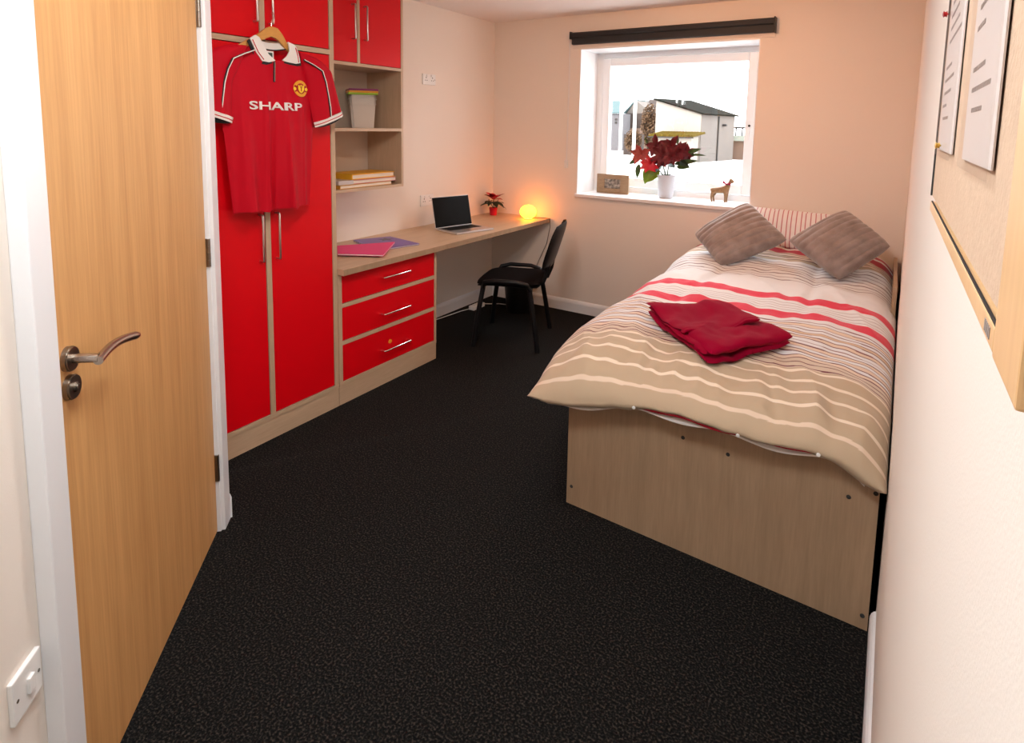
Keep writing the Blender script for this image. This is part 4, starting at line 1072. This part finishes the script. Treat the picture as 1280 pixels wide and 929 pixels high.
# ------------------------------------------------------------------ window sill things
YS = 4.575
pfm = thing('picture_frame', 'weathered wooden photo frame standing on the window sill', 'picture frame', (1.065, YS, ZS))
fx0, fx1, fz0, fz1 = 0.925, 1.205, ZS+0.001, ZS+0.158
bm = bmesh.new()
bx(bm, fx0, fx0+0.068, YS, YS+0.018, fz0, fz1, 0, 0.002); bx(bm, fx1-0.072, fx1, YS, YS+0.018, fz0, fz1, 0, 0.002)
bx(bm, fx0+0.068, fx1-0.072, YS, YS+0.018, fz0, fz0+0.040, 0, 0.002); bx(bm, fx0+0.068, fx1-0.072, YS, YS+0.018, fz1-0.040, fz1, 0, 0.002)
build('frame', bm, 'fframe', pfm)
pm = mat('old group photograph', (0.50, 0.43, 0.36), 0.4, col2=(0.015, 0.011, 0.009), vscale=38)
build('photograph', box(fx0+0.066, fx1-0.070, YS+0.006, YS+0.010, fz0+0.038, fz1-0.038), pm, pfm)
bm = bmesh.new(); obox(bm, (1.055, YS+0.018, ZS+0.12), (0.03, 0, 0), (0, 0.05, -0.118), (0, 0.003, 0.001)); build('stand', bm, 'fframe', pfm)

sp_ = thing('potted_poinsettia', 'large dark red poinsettia in a white pot on the window sill', 'plant', (1.520, YS, ZS))
bm = bmesh.new(); lathe(bm, [(0.02, 0.001), (0.050, 0.001), (0.056, 0.01), (0.070, 0.165), (0.076, 0.178), (0.076, 0.182), (0.070, 0.182), (0.062, 0.165), (0.02, 0.16)], (1.520, YS, ZS), 32); build('pot', bm, 'ceramic', sp_, True)
bm = bmesh.new(); lathe(bm, [(0.005, 0.166), (0.064, 0.168)], (1.520, YS, ZS), 20); build('soil', bm, 'soil', sp_)
heads = [(1.315, 0.335, -0.02, 'bractl'), (1.40, 0.260, -0.05, 'redpot'), (1.42, 0.400, 0.02, 'bract'), (1.50, 0.330, -0.05, 'bract'), (1.545, 0.400, 0.0, 'bract'), (1.62, 0.365, -0.02, 'bract'), (1.66, 0.345, 0.03, 'bract'), (1.48, 0.290, -0.03, 'bract'), (1.57, 0.325, -0.06, 'bract')]
bm = bmesh.new()
for hx, hz, hy, _ in heads:
    tube(bm, [(1.520+(hx-1.52)*0.12, YS, ZS+0.165), (1.520+(hx-1.52)*0.45, YS+hy*0.4, ZS+0.165+(hz-0.165)*0.55), (hx, YS+hy, ZS+hz)], 0.0028, 6)
build('stem', bm, 'leafd', sp_)
for hx, hz, hy, mt in heads:
    for k in range(7):
        a_ = k*2*math.pi/7+rs.uniform(-.3, .3); el_ = rs.uniform(-0.5, 0.35); bm = bmesh.new()
        d = Vector((math.cos(a_), -0.55+0.5*math.sin(a_)*0.8, math.sin(a_)*0.85)).normalized()
        leaf(bm, (hx, YS+hy, ZS+hz), d, (0, -1, 0.3), rs.uniform(0.075, 0.11), rs.uniform(0.042, 0.058), 0.3, lobes=0.12)
        build('bract', bm, mt, sp_)
for bx0, bz0, d, ln, wdt, mt in ((1.40, 0.255, (-0.28, -0.2, -1), 0.16, 0.085, 'leafl'), (1.47, 0.22, (-0.5, -0.3, -0.55), 0.14, 0.075, 'leafl'), (1.30, 0.26, (-0.12, -0.1, -1), 0.12, 0.045, 'leafg'), (1.58, 0.27, (1, -0.1, 0.22), 0.19, 0.045, 'leafg'),
                                 (1.60, 0.25, (0.9, -0.3, 0.05), 0.12, 0.04, 'leafg'), (1.68, 0.36, (0.9, 0, 0.35), 0.11, 0.035, 'leafg'), (1.70, 0.35, (1, 0, 0.0), 0.12, 0.018, 'leafg'), (1.47, 0.26, (-0.1, -0.6, -0.4), 0.10, 0.06, 'leafd'),
                                 (1.55, 0.28, (0.4, -0.6, -0.2), 0.10, 0.06, 'leafd'), (1.28, 0.29, (-0.8, 0, -0.4), 0.08, 0.035, 'leafg'), (1.36, 0.42, (-0.4, 0, 1), 0.06, 0.02, 'leafg'), (1.60, 0.42, (0.1, 0, 1), 0.06, 0.016, 'leafg'), (1.62, 0.30, (0.7, -0.3, -0.3), 0.10, 0.045, 'leafd')):
    bm = bmesh.new(); leaf(bm, (bx0, YS-0.02, ZS+bz0), d, (0.05, -1, 0.3), ln, wdt, 0.15); build('leaf', bm, mt, sp_)

# deer ornament: one skinned body
XD, YDR = 1.935, 4.56
dm = thing('deer_figurine', 'small brown glitter deer with a dark red bow on the sill', 'figurine', (XD, YDR, ZS))
k_ = 1.0
sk = {'hip': (-0.045, 0, 0.098), 'mid': (0.0, 0, 0.094), 'chest': (0.040, 0, 0.098), 'neck': (0.060, -0.004, 0.128), 'throat': (0.066, -0.008, 0.152), 'head': (0.078, -0.014, 0.166), 'muz': (0.098, -0.024, 0.158), 'tail': (-0.066, 0, 0.104)}
vs_ = []; es_ = []; rd = []
idx = {}
def addv(n_, p, r_): idx[n_] = len(vs_); vs_.append(p); rd.append(r_)
for n_, r_ in (('hip', 0.019), ('mid', 0.019), ('chest', 0.020), ('neck', 0.013), ('throat', 0.010), ('head', 0.013), ('muz', 0.006), ('tail', 0.005)): addv(n_, sk[n_], r_)
for a_, b_ in (('hip', 'mid'), ('mid', 'chest'), ('chest', 'neck'), ('neck', 'throat'), ('throat', 'head'), ('head', 'muz'), ('hip', 'tail')): es_.append((idx[a_], idx[b_]))
for n_, par, x, y in (('fl', 'chest', 0.040, -0.013), ('fr', 'chest', 0.052, 0.014), ('bl', 'hip', -0.050, -0.013), ('br', 'hip', -0.036, 0.014)):
    back = x < 0
    addv(n_+'1', (x, y, 0.075), 0.010); addv(n_+'2', (x+(-0.008 if back else 0), y, 0.040), 0.0062); addv(n_+'3', (x+(-0.003 if back else 0.0), y, 0.014), 0.0055); addv(n_+'4', (x+(0.0 if back else 0.001), y, 0.002), 0.0066)
    es_ += [(idx[par], idx[n_+'1']), (idx[n_+'1'], idx[n_+'2']), (idx[n_+'2'], idx[n_+'3']), (idx[n_+'3'], idx[n_+'4'])]
for n_, s in (('ea', -1), ('eb', 1)):
    addv(n_, (0.070, -0.014+s*0.018, 0.182), 0.004); es_.append((idx['head'], idx[n_]))
me = bpy.data.meshes.new('body'); me.from_pydata(vs_, es_, []); o = bpy.data.objects.new('body', me); COL.objects.link(o)
rd = [q*1.22 for q in rd]
md = o.modifiers.new('skin', 'SKIN'); md.use_smooth_shade = True
for i, v in enumerate(me.skin_vertices[0].data): v.radius = (rd[i], rd[i]); v.use_root = (i == 0)
o.modifiers.new('sub', 'SUBSURF').levels = 1; o.modifiers['sub'].render_levels = 2
me.materials.append(M['deer'])
o.parent = dm; dm.rotation_euler = (0, 0, math.radians(12))
bm = bmesh.new()
for s in (-1, 1):
    tube(bm, [(0.074, -0.014+s*0.007, 0.176), (0.070, -0.014+s*0.014, 0.196), (0.078, -0.014+s*0.020, 0.212)], [0.002, 0.0016, 0.001], 6)
    tube(bm, [(0.070, -0.014+s*0.014, 0.196), (0.062, -0.014+s*0.018, 0.205)], [0.0015, 0.001], 6)
build('antler', bm, 'deer', dm, world=False)
bm = bmesh.new()
for s in (-1, 1):
    prism(bm, [(0.050+0.002*s, -0.026, 0.144), (0.046+s*0.026, -0.030, 0.172 if s < 0 else 0.158), (0.046+s*0.028, -0.030, 0.146 if s < 0 else 0.132)], (0, -0.008, 0))
bmesh.ops.create_icosphere(bm, subdivisions=1, radius=0.007, matrix=Matrix.Translation((0.050, -0.029, 0.146)))
tube(bm, [(0.050+0.014*math.cos(t), -0.006+0.014*math.sin(t), 0.140) for t in [k*math.pi/6 for k in range(13)]], 0.004, 6)
build('bow', bm, mat('crimson ribbon', (0.30, 0.005, 0.04), 0.5), dm, world=False)

# ------------------------------------------------------------------ pinboard on the right wall
pb = thing('pinboard', 'beige pinboard with pale wood frame on the right wall', 'pinboard', (W, 0.65, 1.45))
XB = 3.061
by0, by1, bz0, bz1 = 0.285, 0.965, 1.447, 2.05
build('board', box(XB, W-0.001, by0+0.03, by1-0.004, bz0+0.02, bz1-0.02), 'cork', pb)
build('frame_rail', box(3.0600, W-0.001, by0+0.065, by1, bz0, bz0+0.012, 0.001), 'framewood', pb)
build('frame_rail', box(3.0600, W-0.001, by0+0.065, by1, bz1-0.02, bz1, 0.001), 'framewood', pb)
build('frame_stile', box(3.0600, W-0.001, by0, by0+0.065, bz0-0.002, bz1, 0.0015), 'framewood', pb)
build('frame_stile', box(3.059, W-0.001, by1-0.005, by1, bz0+0.02, bz1-0.02), 'rubber', pb, label='dark far edge of the board')
build('shadow_strip', box(3.0606, 3.062, by0+0.065, by1-0.005, bz0+0.012, bz0+0.0131), 'rubber', pb, label='dark strip painted as shadow above the lower rail')  # thin dark strip put in as the shadow line over the rail
bm = bmesh.new()
for k in range(5): bx(bm, 3.0596, 3.0601, 0.362+k*0.004, 0.3645+k*0.004, bz0+0.003, bz0+0.009)
build('maker_mark', bm, 'ink', pb, label='small dark mark on the lower rail')
def notice(y0, y1, z0, z1, label, lines, seed, wallet_off):
    t_ = thing('paper_notice', label, 'notice', (XB-0.002, (y0+y1)/2, z0), group='printed notices pinned to the board')
    r_ = random.Random(seed)
    build('sheet', box(XB-0.0022, XB-0.0012, y0, y1, z0, z1), 'paper', t_)
    bm = bmesh.new()
    n_ = lines; z = z1-0.03
    for k in range(n_):
        zz = z-(z1-z0-0.05)*k/n_; ln = (y1-y0)*r_.uniform(0.25, 0.7); st = y1-(y1-y0)*r_.uniform(0.12, 0.22); q = st
        if k in (2, 6, 11): continue
        while q > st-ln:
            wl = r_.uniform(0.003, 0.009); bx(bm, XB-0.0026, XB-0.0022, q-wl, q, zz, zz+0.0032); q -= wl+0.004
    pr = build('printed_lines', bm, 'ink', t_); pr['kind'] = 'stuff'
    build('plastic_wallet', box(XB-0.0048, XB-0.0040, y0-0.004, y1+0.004, z0-0.006, z1), 'wallet', t_)
    return t_
notice(0.685, 0.905, 1.530, 1.827, 'long printed notice in a clear wallet nearer the window end of the board', 17, 1, 0)
notice(0.410, 0.580, 1.530, 1.80, 'large print notice in a curled clear wallet nearer the camera', 15, 4, 0)
for (y, z, mt, lab) in ((0.90, 1.692, 'pin', 'dark red push pin at the upper far corner of the far notice'), (0.800, 1.536, 'brass', 'brass push pin at the lower far corner of the far notice')):
    bm = bmesh.new(); lathe(bm, [(0.0008, 0.0), (0.0012, -0.001), (0.004, -0.0015), (0.0028, -0.0025), (0.0028, -0.004), (0.0042, -0.005), (0.001, -0.006)], (XB-0.0045, y, z), 14, axis='x')
    tag(build('push_pin', bm, mt, smooth=True), lab, 'pin')

# ------------------------------------------------------------------ outside
struct('floor_yard', box(-60, 30, 5.4, 140, -0.75, -0.70), 'snow')
def house(name, label, cat='building', loc=(0, 0, 0)): return thing(name, label, cat, loc)
bA = house('outbuilding', 'cream building with a dark sloping roof seen through the window', loc=(-9.0, 42, -0.7))
bm = bmesh.new(); prism(bm, [(-11.0, 40, -0.7), (-7.9, 40, -0.7), (-7.9, 40, 2.46), (-11.0, 40, 3.42)], (0, 5.0, 0))
for v in bm.verts:
    if v.co.y > 41: v.co.x += 1.0
bm.normal_update()
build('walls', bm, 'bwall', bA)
bm = bmesh.new(); prism(bm, [(-7.895, 40, -0.7), (-6.895, 45, -0.7), (-6.895, 45, 2.46), (-7.895, 40, 2.46)], (0.03, -0.006, 0)); build('side_wall', bm, 'bwall2', bA, label='pinkish side wall with its shade painted in')  # slab over the cream wall, shade put into its darker colour
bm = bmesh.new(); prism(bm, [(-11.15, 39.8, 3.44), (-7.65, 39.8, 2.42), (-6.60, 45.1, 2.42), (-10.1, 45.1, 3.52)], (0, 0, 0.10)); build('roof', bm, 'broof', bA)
bm = bmesh.new(); tube(bm, [(-7.35, 42.4, 2.4), (-7.35, 42.4, -0.7)], 0.06, 8); build('drainpipe', bm, 'dark', bA)
bm = bmesh.new(); bx(bm, -7.22, -6.98, 43.0, 43.35, 1.72, 1.86); build('wall_box', bm, 'dark', bA)
for xx_ in (-9.9, -9.5):
    bm = bmesh.new(); tube(bm, [(xx_, 41.0, 3.0), (xx_, 41.0, 3.50)], 0.06, 8); build('roof_vent', bm, 'wpost', bA)
bB = house('lean_to', 'low lean-to with a mossy tiled roof in front of the cream building', 'building', (-9.2, 38.6, -0.7))
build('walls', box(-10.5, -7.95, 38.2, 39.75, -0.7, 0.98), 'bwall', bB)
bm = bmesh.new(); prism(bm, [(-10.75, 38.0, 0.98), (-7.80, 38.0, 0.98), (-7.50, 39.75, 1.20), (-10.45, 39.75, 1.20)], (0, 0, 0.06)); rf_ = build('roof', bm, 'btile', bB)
for k in range(15):
    x0 = -10.70+k*0.196; bm = bmesh.new(); tube(bm, [(x0+0.07, 38.0, 1.05), (x0+0.37, 39.74, 1.27)], 0.07, 8); build('tile_row', bm, 'btile', rf_)
build('gutter', box(-10.78, -7.78, 37.93, 38.0, 0.90, 0.98), 'dark', bB)
bC = house('balcony_block', 'small block with a railed balcony at the right of the window view', 'building', (-6.3, 44.5, -0.7))
M_slab = mat('grey green slab', (0.24, 0.26, 0.22), 0.9)
build('walls', box(-7.2, -6.1, 45.9, 48, -0.7, 0.68), 'peach', bC)
build('balcony_slab', box(-7.35, -5.95, 45.6, 48, 0.68, 1.06), M_slab, bC)
bm = bmesh.new()
tube(bm, [(-7.35, 45.65, 1.65), (-5.97, 45.65, 1.65)], 0.075, 6)
for k in range(4): tube(bm, [(-7.31+k*0.44, 45.65, 1.06), (-7.31+k*0.44, 45.65, 1.65)], 0.055, 6)
build('railing', bm, 'dark', bC)
bD = house('terraced_house', 'grey brick house with a teal roof at the far left of the window view', 'building', (-20.2, 54, -0.7))
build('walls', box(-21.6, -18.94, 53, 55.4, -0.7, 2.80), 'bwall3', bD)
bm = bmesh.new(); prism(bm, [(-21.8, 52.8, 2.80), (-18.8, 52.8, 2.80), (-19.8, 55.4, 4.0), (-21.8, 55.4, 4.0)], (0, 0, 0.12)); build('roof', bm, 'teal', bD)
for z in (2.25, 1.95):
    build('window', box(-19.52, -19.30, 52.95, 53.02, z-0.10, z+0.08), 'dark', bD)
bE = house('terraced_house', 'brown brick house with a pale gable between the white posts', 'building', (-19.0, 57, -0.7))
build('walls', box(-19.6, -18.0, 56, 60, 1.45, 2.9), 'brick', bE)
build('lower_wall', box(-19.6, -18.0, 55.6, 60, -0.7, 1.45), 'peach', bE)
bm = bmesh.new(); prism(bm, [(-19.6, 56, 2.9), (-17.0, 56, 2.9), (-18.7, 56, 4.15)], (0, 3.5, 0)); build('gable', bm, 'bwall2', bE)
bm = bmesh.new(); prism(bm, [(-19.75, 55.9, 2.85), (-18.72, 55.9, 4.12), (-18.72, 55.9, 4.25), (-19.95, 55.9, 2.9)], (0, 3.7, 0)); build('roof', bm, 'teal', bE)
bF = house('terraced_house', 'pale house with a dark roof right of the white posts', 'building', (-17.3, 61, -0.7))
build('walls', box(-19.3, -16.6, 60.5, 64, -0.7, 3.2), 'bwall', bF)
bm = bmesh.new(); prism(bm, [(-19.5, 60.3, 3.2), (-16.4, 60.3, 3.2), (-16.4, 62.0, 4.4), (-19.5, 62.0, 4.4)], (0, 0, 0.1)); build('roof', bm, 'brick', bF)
for x in (-11.46, -10.57):
    bm = bmesh.new(); tube(bm, [(x, 35, -0.7), (x, 35, 3.25)], 0.10, 10); o = build('post', bm, 'wpost')
    tag(o, 'tall white post at the left of the window view' if x < -11 else 'tall white post nearer the autumn tree', 'post', 'white posts in the yard')
def tree(label, cx, cy, z0, hgt, r_, n_, mt, seed, lean=0.0):
    t_ = thing('tree', label, 'tree', (cx, cy, z0))
    rr_ = random.Random(seed)
    bm = bmesh.new(); tube(bm, [(cx, cy, z0), (cx+0.05, cy, z0+hgt*0.5), (cx, cy, z0+hgt*0.85)], [0.12, 0.08, 0.03], 8)
    for k in range(8):
        a_ = rr_.uniform(0, 6.28); zb = z0+hgt*rr_.uniform(0.3, 0.7); tube(bm, [(cx, cy, zb), (cx+r_*0.7*math.cos(a_), cy+r_*0.7*math.sin(a_), zb+hgt*0.2)], [0.04, 0.015], 5)
    build('trunk', bm, 'bark', t_)
    bm = bmesh.new()
    for k in range(n_):
        a_, b_ = rr_.uniform(0, 6.28), rr_.uniform(-1, 1); q = rr_.random()**0.4
        p = Vector((cx+r_*q*math.cos(a_)*math.sqrt(1-b_*b_), cy+r_*q*math.sin(a_)*math.sqrt(1-b_*b_), z0+hgt*0.56+hgt*0.44*q*b_))
        d = Vector((rr_.uniform(-1, 1), rr_.uniform(-1, 1), rr_.uniform(-1, 1))).normalized(); s_ = d.cross(Vector((0.3, 0.2, 1))).normalized(); L_ = rr_.uniform(0.07, 0.13)
        bm.faces.new([bm.verts.new(p-d*L_), bm.verts.new(p+s_*L_*0.6), bm.verts.new(p+d*L_), bm.verts.new(p-s_*L_*0.6)])
    o = build('foliage', bm, mt, t_); o['kind'] = 'stuff'
tree('golden autumn tree beside the cream building', -14.35, 48, -0.7, 4.3, 0.72, 2600, 'autumn', 2)
tree('low russet bush behind the right white post', -14.2, 44.2, -0.7, 2.1, 0.68, 1500, 'autumn', 3)
build('w', box(0, 0.01, 0, 0.01, -5, -4.99), 'dark') if False else None
sh_ = box(-15.6, -14.1, 45.7, 46.3, -0.7, 0.98); o = build('garden_shed', sh_, 'brick'); tag(o, 'dark grey low shed under the russet bush', 'shed')
fr_ = thing('yard_rail', 'low teal rail across the yard just outside the window', 'rail', (0.6, 9.0, -0.7))
bm = bmesh.new(); bx(bm, 0.05, 1.10, 9.0, 9.08, 0.63, 0.70); build('rail', bm, 'teal', fr_)
for k in range(4):
    build('rail_post', box(0.07+k*0.31, 0.12+k*0.31, 9.0, 9.08, -0.7, 0.63), 'wpost', fr_)
